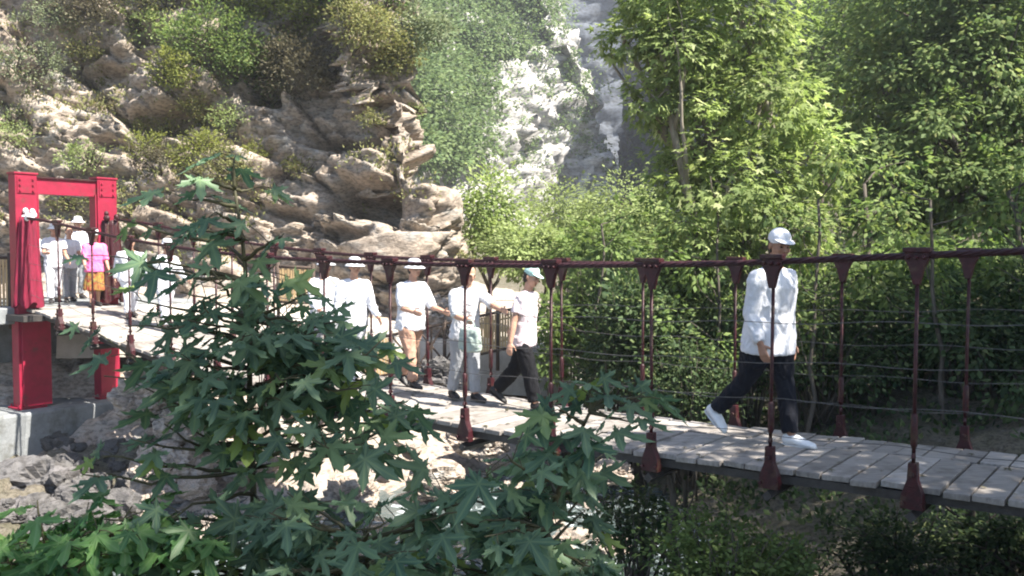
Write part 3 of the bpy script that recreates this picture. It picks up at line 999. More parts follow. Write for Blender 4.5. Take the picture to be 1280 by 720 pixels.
fence('short bamboo fence at the left picture edge beside the red gate', P(-45, 392, 14.6), P(13, 392, 14.75), ['p', 'p'], h=0.92)
fence('bamboo panel fence standing behind the white hats left of centre', P(348, 384, 15.75), P(392, 386, 15.75), ['p'], h=0.72)
fence('low railing of dark red bars below the bamboo panel', P(345, 446, 14.6), P(400, 446, 14.7), ['s'], h=0.52)
fence('dark X-braced fence with a yellow bamboo bay behind the grey-trousered man', P(455, 482, 14.95), P(655, 438, 15.25), ['p', 'x', 'x', 'x', 'p', 'p'], h=0.75)

# ------------------------------------------------------------------ people
M['skin'] = paint('skin', (0.46, 0.27, 0.19), (0.40, 0.22, 0.15), scale=14, rough=0.55, spec=0.35)
M['skin_tan'] = paint('skin_tan', (0.30, 0.165, 0.11), (0.25, 0.13, 0.085), scale=14, rough=0.55, spec=0.35)
M['hair'] = paint('black_hair', (0.018, 0.015, 0.014), (0.010, 0.009, 0.009), scale=60, rough=0.55, bump=0.4, bscale=120)
M['hair_grey'] = paint('grey_hair', (0.16, 0.155, 0.15), (0.07, 0.07, 0.07), scale=60, rough=0.6, bump=0.4, bscale=120)
M['eye'] = paint('eye', (0.012, 0.010, 0.010), rough=0.2)
M['lips'] = paint('lips', (0.30, 0.11, 0.09), rough=0.5)
M['sole'] = paint('rubber_sole', (0.55, 0.55, 0.54), rough=0.8)
M['white_shirt'] = fabric('white_shirt', (0.66, 0.67, 0.71), (0.56, 0.57, 0.62))
M['grey_shirt'] = fabric('pale_grey_shirt', (0.58, 0.58, 0.60), (0.50, 0.50, 0.53))
M['blouse'] = fabric('pale_pink_blouse', (0.68, 0.60, 0.62), (0.55, 0.46, 0.49), scale=30)
M['pink'] = fabric('pink_shirt', (0.80, 0.19, 0.42), (0.72, 0.15, 0.36))
M['black_cloth'] = fabric('black_trousers', (0.007, 0.007, 0.009))
M['navy'] = fabric('navy_trousers', (0.012, 0.013, 0.019))
M['grey_cloth'] = fabric('grey_trousers', (0.30, 0.31, 0.33), (0.24, 0.25, 0.27))
M['tan_cloth'] = fabric('tan_trousers', (0.42, 0.26, 0.19), (0.36, 0.21, 0.15))
M['olive_cloth'] = fabric('olive_skirt', (0.24, 0.21, 0.045), (0.22, 0.03, 0.03), scale=16)
M['mint'] = fabric('mint_cap', (0.42, 0.62, 0.58), (0.36, 0.56, 0.53))
M['red_scarf'] = fabric('red_scarf', (0.42, 0.05, 0.08))
M['shoe_black'] = paint('black_shoe', (0.02, 0.018, 0.018), rough=0.5)
M['shoe_white'] = paint('white_shoe', (0.72, 0.73, 0.75), (0.6, 0.61, 0.63), rough=0.6)
M['bag'] = fabric('grey_green_bag', (0.36, 0.42, 0.38), (0.28, 0.33, 0.30))


def solid(name, mb, mat, parent, Mw, voxel, smooth_it=4, wrinkle=0.0, wscale=14.0, seed=0, stretch=(1, 1, 1)):
    """melt overlapping closed shapes into ONE continuous surface"""
    me = bpy.data.meshes.new(name)
    me.from_pydata([tuple(v) for v in mb.v], [], mb.f); me.update()
    bm = bmesh.new(); bm.from_mesh(me); bmesh.ops.recalc_face_normals(bm, faces=bm.faces); bm.to_mesh(me); bm.free()
    o = bpy.data.objects.new(name, me); COL.objects.link(o)
    rm = o.modifiers.new('r', 'REMESH'); rm.mode = 'VOXEL'; rm.voxel_size = voxel; rm.adaptivity = 0
    if smooth_it:
        sm = o.modifiers.new('s', 'SMOOTH'); sm.iterations = smooth_it; sm.factor = 0.5
    dg = bpy.context.evaluated_depsgraph_get(); dg.update()
    m2 = bpy.data.meshes.new_from_object(o.evaluated_get(dg))
    bpy.data.objects.remove(o); bpy.data.meshes.remove(me)
    m2.name = name
    n = len(m2.vertices)
    if n == 0:
        raise RuntimeError("empty remesh " + name)
    co = np.empty(n * 3, np.float32); m2.vertices.foreach_get("co", co); co = co.reshape(-1, 3).astype(float)
    if wrinkle:
        no = np.empty(n * 3, np.float32); m2.vertices.foreach_get("normal", no); no = no.reshape(-1, 3)
        q = co * np.array(stretch) * wscale
        w = fbm(q + 0.8 * np.stack([fbm(q * .5, 2, seed + 3), fbm(q * .5, 2, seed + 4), fbm(q * .5, 2, seed + 5)], 1), 3, seed)
        co = co + no * (wrinkle * (1 - 2 * np.abs(w))[:, None])
    Mn = np.array(Mw)
    co = co @ Mn[:3, :3].T + Mn[:3, 3]
    m2.vertices.foreach_set("co", co.astype(np.float32).ravel()); m2.update()
    m2.materials.clear()
    return link(name, m2, mat, parent, smooth=True)


def person(label, loc, face, H, voxel=0.008, skin='skin', hair='hair', top='white_shirt', trousers='navy', shoe='shoe_black', hat=None, hat_kind='cap',
           legs=((25, 5), (-20, 25)), arms=((-20, 8, 20), (25, 8, 25)), lean=4, head=(0, 0), sleeve='long', wide=1.0, skirt=None, vest=False, build=1.0, hem=0.47, group='visitors on and by the footbridge', long_hair=False):
    """legs: (hip flexion, knee flexion) right, left; arms: (flexion, abduction, elbow) right, left - degrees; body faces +y, right is +x"""
    root = empty('person', loc, math.atan2(-face[0], face[1]))
    tag(root, label, 'person', group)
    rx = lambda a: Matrix.Rotation(R(a), 3, 'X')
    hip = Vector((0, 0, 0.525 * H))
    UPB = rx(-lean) @ Vector((0, 0, 1)); FW = rx(-lean) @ Vector((0, 1, 0)); SD = Vector((1, 0, 0))
    J = {}
    low = 9
    for i, sg in ((0, 1), (1, -1)):
        a, k = legs[i]
        h = hip + Vector((sg * 0.050 * H, 0, -0.005 * H))
        kn = h + Vector((sg * 0.006 * H, math.sin(R(a)), -math.cos(R(a)))) * 0.243 * H
        sh = a - k
        an = kn + Vector((0, math.sin(R(sh)), -math.cos(R(sh)))) * 0.232 * H
        ft = max(-38, min(28, -(sh) * 0.0 + (-(k - 20) if k > 30 else 0)))         # a lifted heel points the toes down
        if sh < -28: ft = -35
        elif a > 18 and k < 12: ft = 10
        fd = Vector((sg * 0.12, math.cos(R(ft)), math.sin(R(ft)))).normalized()
        fu = Vector((0, -math.sin(R(ft)), math.cos(R(ft))))
        toe = an - fu * 0.038 * H + fd * 0.11 * H; heel = an - fu * 0.038 * H - fd * 0.035 * H
        low = min(low, toe.z, heel.z)
        J[i] = (h, kn, an, fd, fu)
    shift = Vector((0, 0, -low + 0.004 * H))
    Mw = Matrix.Translation(Vector(loc)) @ Matrix.Rotation(root.rotation_euler.z, 4, 'Z') @ Matrix.Translation(shift)
    B_ = build
    body, shirt, pants = MB(), MB(), MB()
    neck0 = hip + UPB * 0.325 * H; neck1 = hip + UPB * 0.37 * H + FW * 0.008 * H
    tor = [(-0.045, .075, .058), (0.0, .092, .066), (0.05, .088, .062), (0.11, .082, .058), (0.18, .090, .064), (0.24, .100, .064), (0.285, .098, .052), (0.315, .060, .040), (0.335, .036, .034)]
    body.loft([(hip + UPB * z * H, SD * a * H * B_, FW * b * H * B_) for z, a, b in tor])
    body.loft([(hip + UPB * .30 * H, SD * .034 * H, FW * .034 * H), (neck1, SD * .031 * H, FW * .033 * H), (hip + UPB * .40 * H + FW * .012 * H, SD * .030 * H, FW * .034 * H)])
    yaw, nod = head
    HM = rx(-lean * 0.4 - nod) @ Matrix.Rotation(R(-yaw), 3, 'Z')
    hc = neck1 + UPB * 0.065 * H + FW * 0.014 * H
    hp = lambda x, y, z: hc + HM @ Vector((x * H, y * H, z * H))
    body.ell(hp(0, -0.006, 0.014), (.044 * H, .054 * H, .050 * H), HM)          # skull
    body.ell(hp(0, 0.012, -0.018), (.038 * H, .042 * H, .046 * H), HM)          # face
    body.ell(hp(0, 0.030, -0.048), (.020 * H, .020 * H, .016 * H), HM, 10, 7)   # chin
    body.ell(hp(0, 0.048, 0.006), (.030 * H, .010 * H, .007 * H), HM, 10, 7)    # brow
    body.ell(hp(0, 0.056, -0.010), (.0075 * H, .011 * H, .016 * H), HM, 8, 6)   # nose
    body.ell(hp(0, 0.061, -0.020), (.011 * H, .010 * H, .008 * H), HM, 8, 6)
    for sg in (1, -1):
        body.ell(hp(sg * 0.046, -0.006, -0.006), (.006 * H, .011 * H, .018 * H), HM, 8, 6)
        body.ell(hp(sg * 0.022, 0.040, -0.016), (.013 * H, .012 * H, .012 * H), HM, 8, 6)
    for i, sg in ((0, 1), (1, -1)):
        h, kn, an, fd, fu = J[i]
        body.tube([h + UP * .02 * H, h.lerp(kn, .3), h.lerp(kn, .8), kn, kn.lerp(an, .3), kn.lerp(an, .75), an], [.052 * H * B_, .053 * H * B_, .037 * H, .033 * H, .034 * H, .023 * H, .021 * H], 12)
        body.loft([(an - fd * .03 * H - fu * .016 * H, SD * .02 * H, fu * .020 * H), (an + fd * .02 * H - fu * .018 * H, SD * .024 * H, fu * .020 * H), (an + fd * .08 * H - fu * .028 * H, SD * .026 * H, fu * .010 * H), (an + fd * .10 * H - fu * .030 * H, SD * .018 * H, fu * .007 * H)])
        if skirt is None:
            w = wide
            pants.tube([h + UP * .03 * H + UP * .0, h.lerp(kn, .3), h.lerp(kn, .85), kn.lerp(an, .1), kn.lerp(an, .5), kn.lerp(an, .90)],
                       [.056 * H * B_, .060 * H * B_, .045 * H * w, .043 * H * w, .041 * H * w, .040 * H * w], 14)
        sp = MB()
        sp.loft([(an - fd * .040 * H - fu * .012 * H, SD * .018 * H, fu * .020 * H), (an - fd * .02 * H - fu * .008 * H, SD * .027 * H, fu * .028 * H), (an + fd * .03 * H - fu * .012 * H, SD * .029 * H, fu * .025 * H),
                 (an + fd * .075 * H - fu * .022 * H, SD * .032 * H, fu * .016 * H), (an + fd * .105 * H - fu * .026 * H, SD * .026 * H, fu * .012 * H), (an + fd * .118 * H - fu * .029 * H, SD * .012 * H, fu * .007 * H)])
        so = solid('shoe', sp, M[shoe], root, Mw, voxel * 0.8, 3)
        sl = MB()
        sl.loft([(an - fd * .042 * H - fu * .0365 * H, SD * .017 * H, fu * .005 * H), (an - fd * .02 * H - fu * .0365 * H, SD * .028 * H, fu * .006 * H), (an + fd * .06 * H - fu * .0365 * H, SD * .034 * H, fu * .005 * H), (an + fd * .122 * H - fu * .0355 * H, SD * .014 * H, fu * .004 * H)])
        me = sl.mesh('sole'); me.transform(Mw)
        link('sole', me, M['sole' if shoe == 'shoe_white' else 'shoe_black'], so, smooth=True)
    # arms and hands
    for i, sg in ((0, 1), (1, -1)):
        fl, ab, el = arms[i]
        s0 = hip + UPB * .285 * H + SD * sg * .098 * H * B_
        ra = Matrix.Rotation(R(-ab * sg), 3, 'Y') @ rx(fl)
        d1 = ra @ Vector((0, 0, -1))
        e = s0 + d1 * .172 * H
        d2 = ra @ rx(el) @ Vector((0, 0, -1))
        w_ = e + d2 * .150 * H
        body.tube([s0 - d1 * .01 * H, s0.lerp(e, .4), e, e.lerp(w_, .3), w_], [.034 * H, .029 * H, .024 * H, .0245 * H, .0165 * H], 10)
        palm_n = (SD * -sg); palm_n = (palm_n - d2 * palm_n.dot(d2)).normalized()       # palm looks at the thigh
        across = d2.cross(palm_n).normalized()
        if across.y < 0: across = -across                                             # thumb side to the front
        pc = w_ + d2 * .026 * H
        body.loft([(w_ - d2 * .004 * H, across * .015 * H, palm_n * .012 * H), (pc, across * .023 * H, palm_n * .010 * H), (w_ + d2 * .052 * H, across * .023 * H, palm_n * .0085 * H), (w_ + d2 * .056 * H, across * .017 * H, palm_n * .006 * H)])
        for f, (off, L) in enumerate(((.0175, .040), (.006, .045), (-.0060, .042), (-.0175, .033))):
            b0 = w_ + d2 * .050 * H + across * off * H
            k1 = b0 + (d2 * .95 + palm_n * .25).normalized() * L * .5 * H
            k2 = k1 + (d2 * .75 + palm_n * .65).normalized() * L * .55 * H
            body.tube([b0, k1, k2], [.0062 * H, .0056 * H, .0044 * H], 7)
        t0 = w_ + d2 * .016 * H + across * .018 * H
        t1 = t0 + (d2 * .6 + across * .75 + palm_n * .3).normalized() * .026 * H
        t2 = t1 + (d2 * .9 + across * .25 + palm_n * .4).normalized() * .024 * H
        body.tube([t0, t1, t2], [.0078 * H, .0066 * H, .005 * H], 7)
        J['w%d' % i] = w_ + d2 * .07 * H
        J['s%d' % i] = s0
        shirt.ell(s0 - SD * sg * .004 * H - UPB * .004 * H, (.042 * H, .042 * H, .040 * H))
        shirt.loft([(hip + UPB * .312 * H + SD * sg * .03 * H, UPB * .024 * H, FW * .034 * H), (s0 - SD * sg * .03 * H + UPB * .004 * H, UPB * .033 * H, FW * .040 * H), (s0, UPB * .034 * H, FW * .036 * H)])
        if sleeve == 'long':
            shirt.tube([s0 + d1 * .012 * H, s0.lerp(e, .4), e, e.lerp(w_, .35), e.lerp(w_, .93)], [.042 * H, .039 * H, .035 * H, .034 * H, .027 * H], 12)
        elif sleeve == 'mid':
            shirt.tube([s0 + d1 * .012 * H, s0.lerp(e, .5), e.lerp(w_, .12)], [.043 * H, .042 * H, .038 * H], 12)
        else:
            shirt.tube([s0 + d1 * .012 * H, s0.lerp(e, .35), s0.lerp(e, .66)], [.043 * H, .043 * H, .042 * H], 12)
    hb = hem - 0.525
    st = [(hb, .112, .088), (hb + .04, .111, .087), (0.05, .104, .080), (0.11, .099, .073), (0.18, .103, .075), (0.24, .108, .073), (0.275, .102, .062), (0.305, .064, .048), (0.328, .042, .041)]
    shirt.loft([(hip + UPB * z * H, SD * a * H * B_, FW * b * H * B_) for z, a, b in st])
    sd = int(abs(loc[0]) * 977) % 900
    solid('body', body, M[skin], root, Mw, voxel, 3)
    solid('shirt', shirt, M[top], root, Mw, voxel * 1.3, 3, 0.0085, 11.0, sd, (1, 1, .6))
    if skirt is None:
        pants.loft([(hip + UPB * .045 * H, SD * .094 * H * B_, FW * .070 * H * B_), (hip, SD * .098 * H * B_, FW * .073 * H * B_), (hip - UP * .05 * H, SD * .098 * H * B_, FW * .072 * H * B_), (hip - UP * .075 * H, SD * .07 * H * B_, FW * .05 * H * B_)])
        solid('trousers', pants, M[trousers], root, Mw, voxel * 1.3, 3, 0.008, 11.0, sd + 5, (1, 1, .45))
    else:
        pants.loft([(hip + UPB * .045 * H, SD * .094 * H, FW * .070 * H), (hip - UP * .03 * H, SD * .105 * H, FW * .08 * H), (hip - UP * .16 * H, SD * .125 * H, FW * .10 * H), (hip - UP * .30 * H, SD * .14 * H, FW * .115 * H)])
        solid('skirt', pants, M[skirt], root, Mw, voxel * 1.3, 2, 0.014, 12.0, sd + 5, (1, 1, .1))
    hr = MB()
    hr.ell(hp(0, -0.014, 0.020), (.0475 * H, .053 * H, .050 * H), HM)
    hr.ell(hp(0, -0.028, -0.016), (.042 * H, .034 * H, .040 * H if not long_hair else .075 * H), HM)
    solid('hair', hr, M[hair], root, Mw, voxel, 1, 0.003, 60, sd)
    for sg in (1, -1):
        me = MB().ell(hp(sg * 0.0165, 0.0505, -0.003), (.0062 * H, .004 * H, .0036 * H), HM, 8, 6).mesh('eye'); me.transform(Mw); link('eye', me, M['eye'], root, True)
        me = MB().ell(hp(sg * 0.0170, 0.0535, 0.0085), (.0105 * H, .004 * H, .0022 * H), HM, 8, 6).mesh('eyebrow'); me.transform(Mw); link('eyebrow', me, M[hair], root, True)
    me = MB().ell(hp(0, 0.0535, -0.034), (.0125 * H, .005 * H, .0032 * H), HM, 8, 6).mesh('mouth'); me.transform(Mw); link('mouth', me, M['lips'], root, True)
    if hat:
        cr = MB(); vs = []
        if hat_kind == 'cap':
            cr.ell(hp(0, -0.008, 0.034), (.0515 * H, .060 * H, .050 * H), HM)
            ho = solid('hat', cr, M[hat], root, Mw, voxel, 2)
            br = MB().loft([(hp(0, 0.020, 0.030), HM @ Vector((.048 * H, 0, 0)), HM @ Vector((0, .036 * H, 0))), (hp(0, 0.052, 0.024), HM @ Vector((.044 * H, 0, 0)), HM @ Vector((0, .040 * H, -.008 * H))), (hp(0, 0.053, 0.021), HM @ Vector((.043 * H, 0, 0)), HM @ Vector((0, .039 * H, -.008 * H)))])
        else:
            cr.loft([(hp(0, -0.006, 0.016), HM @ Vector((.054 * H, 0, 0)), HM @ Vector((0, .062 * H, 0))), (hp(0, -0.006, 0.050), HM @ Vector((.050 * H, 0, 0)), HM @ Vector((0, .058 * H, 0))), (hp(0, -0.006, 0.072), HM @ Vector((.042 * H, 0, 0)), HM @ Vector((0, .050 * H, 0))), (hp(0, -0.006, 0.080), HM @ Vector((.02 * H, 0, 0)), HM @ Vector((0, .025 * H, 0)))])
            ho = solid('hat', cr, M[hat], root, Mw, voxel, 2)
            br = MB().loft([(hp(0, -0.006, 0.026), HM @ Vector((.054 * H, 0, 0)), HM @ Vector((0, .062 * H, 0))), (hp(0, 0.0, 0.006), HM @ Vector((.082 * H, 0, 0)), HM @ Vector((0, .090 * H, 0))), (hp(0, 0.0, 0.002), HM @ Vector((.082 * H, 0, 0)), HM @ Vector((0, .090 * H, 0)))])
        me = br.mesh('brim'); me.transform(Mw); link('brim', me, M[hat], ho, smooth=True)
    J['Mw'] = Mw; J['hip'] = hip; J['UPB'] = UPB; J['FW'] = FW; J['H'] = H; J['root'] = root
    return J


RT = -BD                     # towards the near end of the bridge
def on(px, t, extra=0.0):
    """deck point under picture column px, t metres from the near edge"""
    best = min(np.linspace(-4, 16, 2001), key=lambda s: abs(640 + F * (B(s, t).x / B(s, t).y) - px))
    return B(best, t, None, 0.006 + extra)


jm = person('man in a white cap and white shirt striding along the shaded planks in dark trousers', on(962, 0.80), (RT + BN * -0.22)[:2], 1.80, 0.0065, skin='skin_tan', hair='hair', top='white_shirt', trousers='navy',
       shoe='shoe_white', hat='white_shirt', legs=((-24, 24), (14, 5)), arms=((-4, 8, 30), (-6, 3, 14)), lean=4, head=(28, 6), build=1.32, hem=0.455, sleeve='long')
jw = person('woman in black wide trousers, pale blouse and mint cap leading the grey man', on(655, 1.05), (RT + BN * 0.25)[:2], 1.50, 0.0075, hair='hair', top='blouse', trousers='black_cloth', shoe='shoe_black', hat='mint',
       legs=((16, 4), (-20, 24)), arms=((-14, 14, 10), (-42, 26, 8)), lean=5, head=(10, 14), wide=1.25, sleeve='short')
jg = person('man in pale grey tee and grey trousers reaching an arm to the woman', on(581, 1.0), (RT + BN * -0.35)[:2], 1.50, 0.0075, skin='skin', hair='hair', top='grey_shirt', trousers='grey_cloth', shoe='shoe_black',
       legs=((-8, 10), (10, 4)), arms=((20, 8, 62), (62, 10, 14)), lean=6, head=(0, 18), sleeve='mid', build=1.08)
person('person in tan trousers, white top and sun hat following the grey man', on(513, 1.05), (RT + BN * -0.1)[:2], 1.48, 0.0085, top='white_shirt', trousers='tan_cloth', hat='white_shirt', hat_kind='bucket',
       legs=((14, 6), (-14, 16)), arms=((20, 14, 60), (16, 14, 60)), lean=4, build=1.18, sleeve='mid')
person('person all in white with a round sun hat, right of two in the leaves', on(441, 0.95), (RT + BN * -0.4)[:2], 1.50, 0.009, top='white_shirt', trousers='white_shirt', shoe='shoe_white', hat='white_shirt', hat_kind='bucket', legs=((12, 5), (-10, 12)), arms=((10, 12, 40), (14, 10, 30)), build=1.12)
person('person in white shirt and white hat beside the bamboo panel', on(404, 1.0), (RT + BN * -0.2)[:2], 1.48, 0.009, top='white_shirt', trousers='grey_cloth', hat='white_shirt', hat_kind='bucket', legs=((-10, 12), (14, 5)), arms=((15, 10, 50), (10, 10, 30)), build=1.15)
person('person in white half hidden behind the leaves, left on the deck', on(206, 1.0), (RT + BN * 0.1)[:2], 1.36, 0.011, top='white_shirt', trousers='white_shirt', hat='white_shirt', hat_kind='bucket', legs=((8, 5), (-8, 12)), build=1.15)
person('broad person in white just right of the red gate', on(163, 1.0), (RT + BN * -0.3)[:2], 1.26, 0.011, top='white_shirt', trousers='white_shirt', hat=None, legs=((8, 5), (-8, 12)), build=1.35)
person('small girl in a pink shirt, white hat and red-and-olive skirt at the gate', on(118, 1.02), (RT + BN * -0.3)[:2], 1.26, 0.008, top='pink', skirt='olive_cloth', hat='whitecloth', hat_kind='bucket', legs=((6, 2), (-6, 6)), arms=((12, 8, 40), (8, 8, 20)), sleeve='mid', build=1.12, long_hair=True)
person('person in white shirt and white trousers standing in the gate by the near post', on(67, 0.72), (RT + BN * -0.2)[:2], 1.32, 0.009, top='white_shirt', trousers='white_shirt', hat='whitecloth', hat_kind='bucket', legs=((6, 2), (-6, 6)), arms=((20, 10, 70), (12, 8, 40)), sleeve='short', build=1.05)
person('bareheaded person in white shirt and grey trousers in the middle of the gate', B(13.3, 1.12, -0.925), (RT + BN * -0.2)[:2], 1.30, 0.009, top='white_shirt', trousers='grey_cloth', legs=((6, 2), (-6, 6)), arms=((20, 10, 70), (12, 8, 40)), sleeve='short')
person('taller person in a white hat at the back of the gate crowd', B(14.2, 1.72, -0.925), (RT + BN * -0.2)[:2], 1.50, 0.010, top='white_shirt', trousers='grey_cloth', hat='white_shirt', hat_kind='bucket', legs=((4, 2), (-4, 4)))
person('person in white seen in a sliver beside the near gate post', B(13.5, 0.55, -0.925), (RT + BN * 0.2)[:2], 1.34, 0.010, top='white_shirt', trousers='navy', hair='hair', hat='whitecloth', hat_kind='cap', legs=((4, 2), (-4, 4)))

# things they carry
def bag(name, label, cat, J, arm, size, drop, mat, strap=True):
    w = J['Mw'] @ J['w%d' % arm]
    root = tag(empty(name, w - UP * drop), label, cat)
    mb = MB(); f = Vector((BD.x, BD.y, 0)); n = Vector((BN.x, BN.y, 0))
    c = w - UP * (drop * 0.55 + size[2] / 2)
    mb.loft([(c - UP * size[2] * .5, f * size[0] * .38, n * size[1] * .4), (c - UP * size[2] * .42, f * size[0] * .5, n * size[1] * .52), (c, f * size[0] * .52, n * size[1] * .5), (c + UP * size[2] * .4, f * size[0] * .44, n * size[1] * .36), (c + UP * size[2] * .5, f * size[0] * .38, n * size[1] * .12)])
    solid('bag_body', mb, M[mat], root, Matrix.Identity(4), 0.012, 3, 0.008, 16, 5)
    tp = c + UP * size[2] * .48
    MB().tube([tp - f * size[0] * .25, tp - f * .03 + UP * (drop * .55 + .02), tp + f * .03 + UP * (drop * .55 + .02), tp + f * size[0] * .25], 0.008, 6).build('handle', M[mat], root, smooth=True)


bag('cloth_bag', 'limp grey-green cloth bag in the hand of the man in grey trousers', 'bag', jg, 0, (0.30, 0.13, 0.26), 0.10, 'bag')
# ------------------------------------------------------------------ trees behind the bridge
def bl(px, py, Y, rpx, rpy, ry=None):
    c = P(px, py, Y); k = Y / F
    return ((c.x, c.y, c.z), (rpx * k, ry or rpx * k, rpy * k))


PG = 'trees of the gorge behind the bridge'
tree('plane_tree', 'tall bright yellow-green plane tree catching the sun behind the walking man', 'tree', (3.9, 15.0, gz(3.9, 15.0)),
     [bl(900, 40, 14.3, 90, 70), bl(840, 60, 13.8, 55, 60), bl(950, 130, 14, 75, 60), bl(870, 150, 14, 60, 60), bl(1010, 200, 13.8, 55, 55), bl(910, 235, 13.4, 80, 60), bl(870, 295, 13.6, 60, 45), bl(975, 290, 13.6, 65, 50), bl(890, -60, 14.6, 120, 60), bl(785, 55, 13.8, 34, 32), bl(815, 5, 14, 50, 36), bl(820, 125, 13.7, 34, 34), bl(850, 215, 13.9, 40, 44)],
     15000, 0.135, 'palm', 'lf_bright', 0.16, 'bark_pale', PG, fork=0.35, spread=0.22, hang=0.55)
tree('broadleaf_tree', 'big dense tree at the right, sunlit olive top and dark underside', 'tree', (10.2, 18.6, gz(10.2, 18.6)),
     [bl(1100, 110, 18.5, 80, 70), bl(1200, 90, 18, 100, 75), bl(1150, 30, 19, 100, 65), bl(1280, 180, 17.5, 90, 80), bl(1120, 200, 17.8, 80, 60), bl(1210, 240, 17.2, 85, 55), bl(1300, 60, 18.5, 100, 90), bl(1110, 275, 17.2, 65, 42), bl(1190, -50, 19, 150, 60), bl(1340, 265, 17.5, 80, 70), bl(1240, 20, 17.5, 60, 45), bl(1170, 150, 17, 55, 40)],
     46000, 0.14, 'simple', 'lf_dark', 0.2, 'bark', PG, fork=0.4, spread=0.17, per=60, hang=0.6)
tree('broadleaf_tree', 'rounded mid-green tree between the bright plane tree and the dark tree', 'tree', (8.6, 25, gz(8.6, 25)),
     [bl(1040, 70, 24, 60, 60), bl(1035, 150, 23, 50, 60), bl(1000, 60, 25, 50, 50), bl(1060, 10, 25, 60, 40)],
     6500, 0.15, 'simple', 'lf_mid', 0.14, 'bark', PG)
for i, (px, py, Y, rx_, ry_, mat, n, lab) in enumerate((
        (612, 255, 23, 48, 70, 'lf_bright', 5200, 'small bright green tree right beside the cliff edge'),
        (700, 262, 27, 62, 52, 'lf_pale', 5200, 'pale rounded tree below the white rock scar'),
        (775, 258, 25, 60, 55, 'lf_pale', 5200, 'soft green tree right of the pale rounded one'),
        (660, 305, 20, 55, 38, 'lf_pale', 3800, 'low pale green bush above the hand cable near the mint cap'),
        (745, 305, 19, 60, 36, 'lf_mid', 3800, 'low green bush above the hand cable, left of the bright plane tree'),
        (815, 290, 21, 50, 50, 'lf_pale', 3600, 'pale bush at the left foot of the bright plane tree'))):
    c = P(px, py, Y); k = Y / F
    b = Vector((c.x, c.y, gz(c.x, c.y)))
    tree('broadleaf_tree', lab, 'tree', b, [bl(px, py, Y, rx_ * .7, ry_ * .7), bl(px - rx_ * .45, py + ry_ * .3, Y - .4, rx_ * .5, ry_ * .55), bl(px + rx_ * .45, py + ry_ * .25, Y + .3, rx_ * .5, ry_ * .55), bl(px + rx_ * .1, py + ry_ * .75, Y - .6, rx_ * .6, ry_ * .5)],
         n, 0.115, 'simple', mat, 0.09, 'bark', PG)

def wild_bush(lab, base, c, r, n, size, mat, group, kind='simple'):
    """loose bush: many arching stems, each feathered with leaves to its tip, over a patchy inner mass"""
    root = tag(empty('bush', base), lab, 'bush', group)
    base = Vector(base); c = Vector(c)
    mb = MB(); A, B_, C_, S = [], [], [], []
    ns = 30
    tone = RNG.uniform(.8, 1.35)
    for k in range(ns):
        d = rdir(1)[0]
        f = RNG.uniform(.55, 1.2)
        e = c + Vector((d[0] * r[0] * f, d[1] * r[1] * f, (abs(d[2]) * 1.25 - .45) * r[2] * f))
        b0 = base + Vector((RNG.normal() * r[0] * .25, RNG.normal() * r[1] * .25, -.08))
        mid = b0.lerp(e, .55) + UP * r[2] * .35
        q = [b0, b0.lerp(mid, .5), mid, mid.lerp(e, .5) + UP * r[2] * .06, e]
        mb.tube(q, [.018, .015, .011, .007, .003], 5)
        m = int(n / ns * RNG.uniform(.15, 1.8))
        t = RNG.uniform(.3, 1, m) ** .7
        x = t * 4; i0 = np.minimum(x.astype(int), 3); fr = x - i0
        qq = np.array(q)
        pos = qq[i0] * (1 - fr)[:, None] + qq[i0 + 1] * fr[:, None]
        o = RNG.normal(size=(m, 3)) * np.array([r[0], r[1], r[2] * .8]) * .17
        A.append(pos + o); dd = (qq[4] - qq[2]); dd = dd / np.linalg.norm(dd)
        B_.append(o / (r[0] * .17) * .6 + dd * .5 + rdir(m) * .4 - np.array([0, 0, .35]))
        C_.append(rdir(m) * .5 + np.array([0, -.15, .8])); S.append(size * tone * RNG.uniform(.5, 1.0) * RNG.uniform(.7, 1.6, m))
    mb.build('stem', M['bark'], root, smooth=True)
    leaves('foliage', np.concatenate(A), np.concatenate(B_), np.concatenate(C_), np.concatenate(S), kind, M[mat], root)


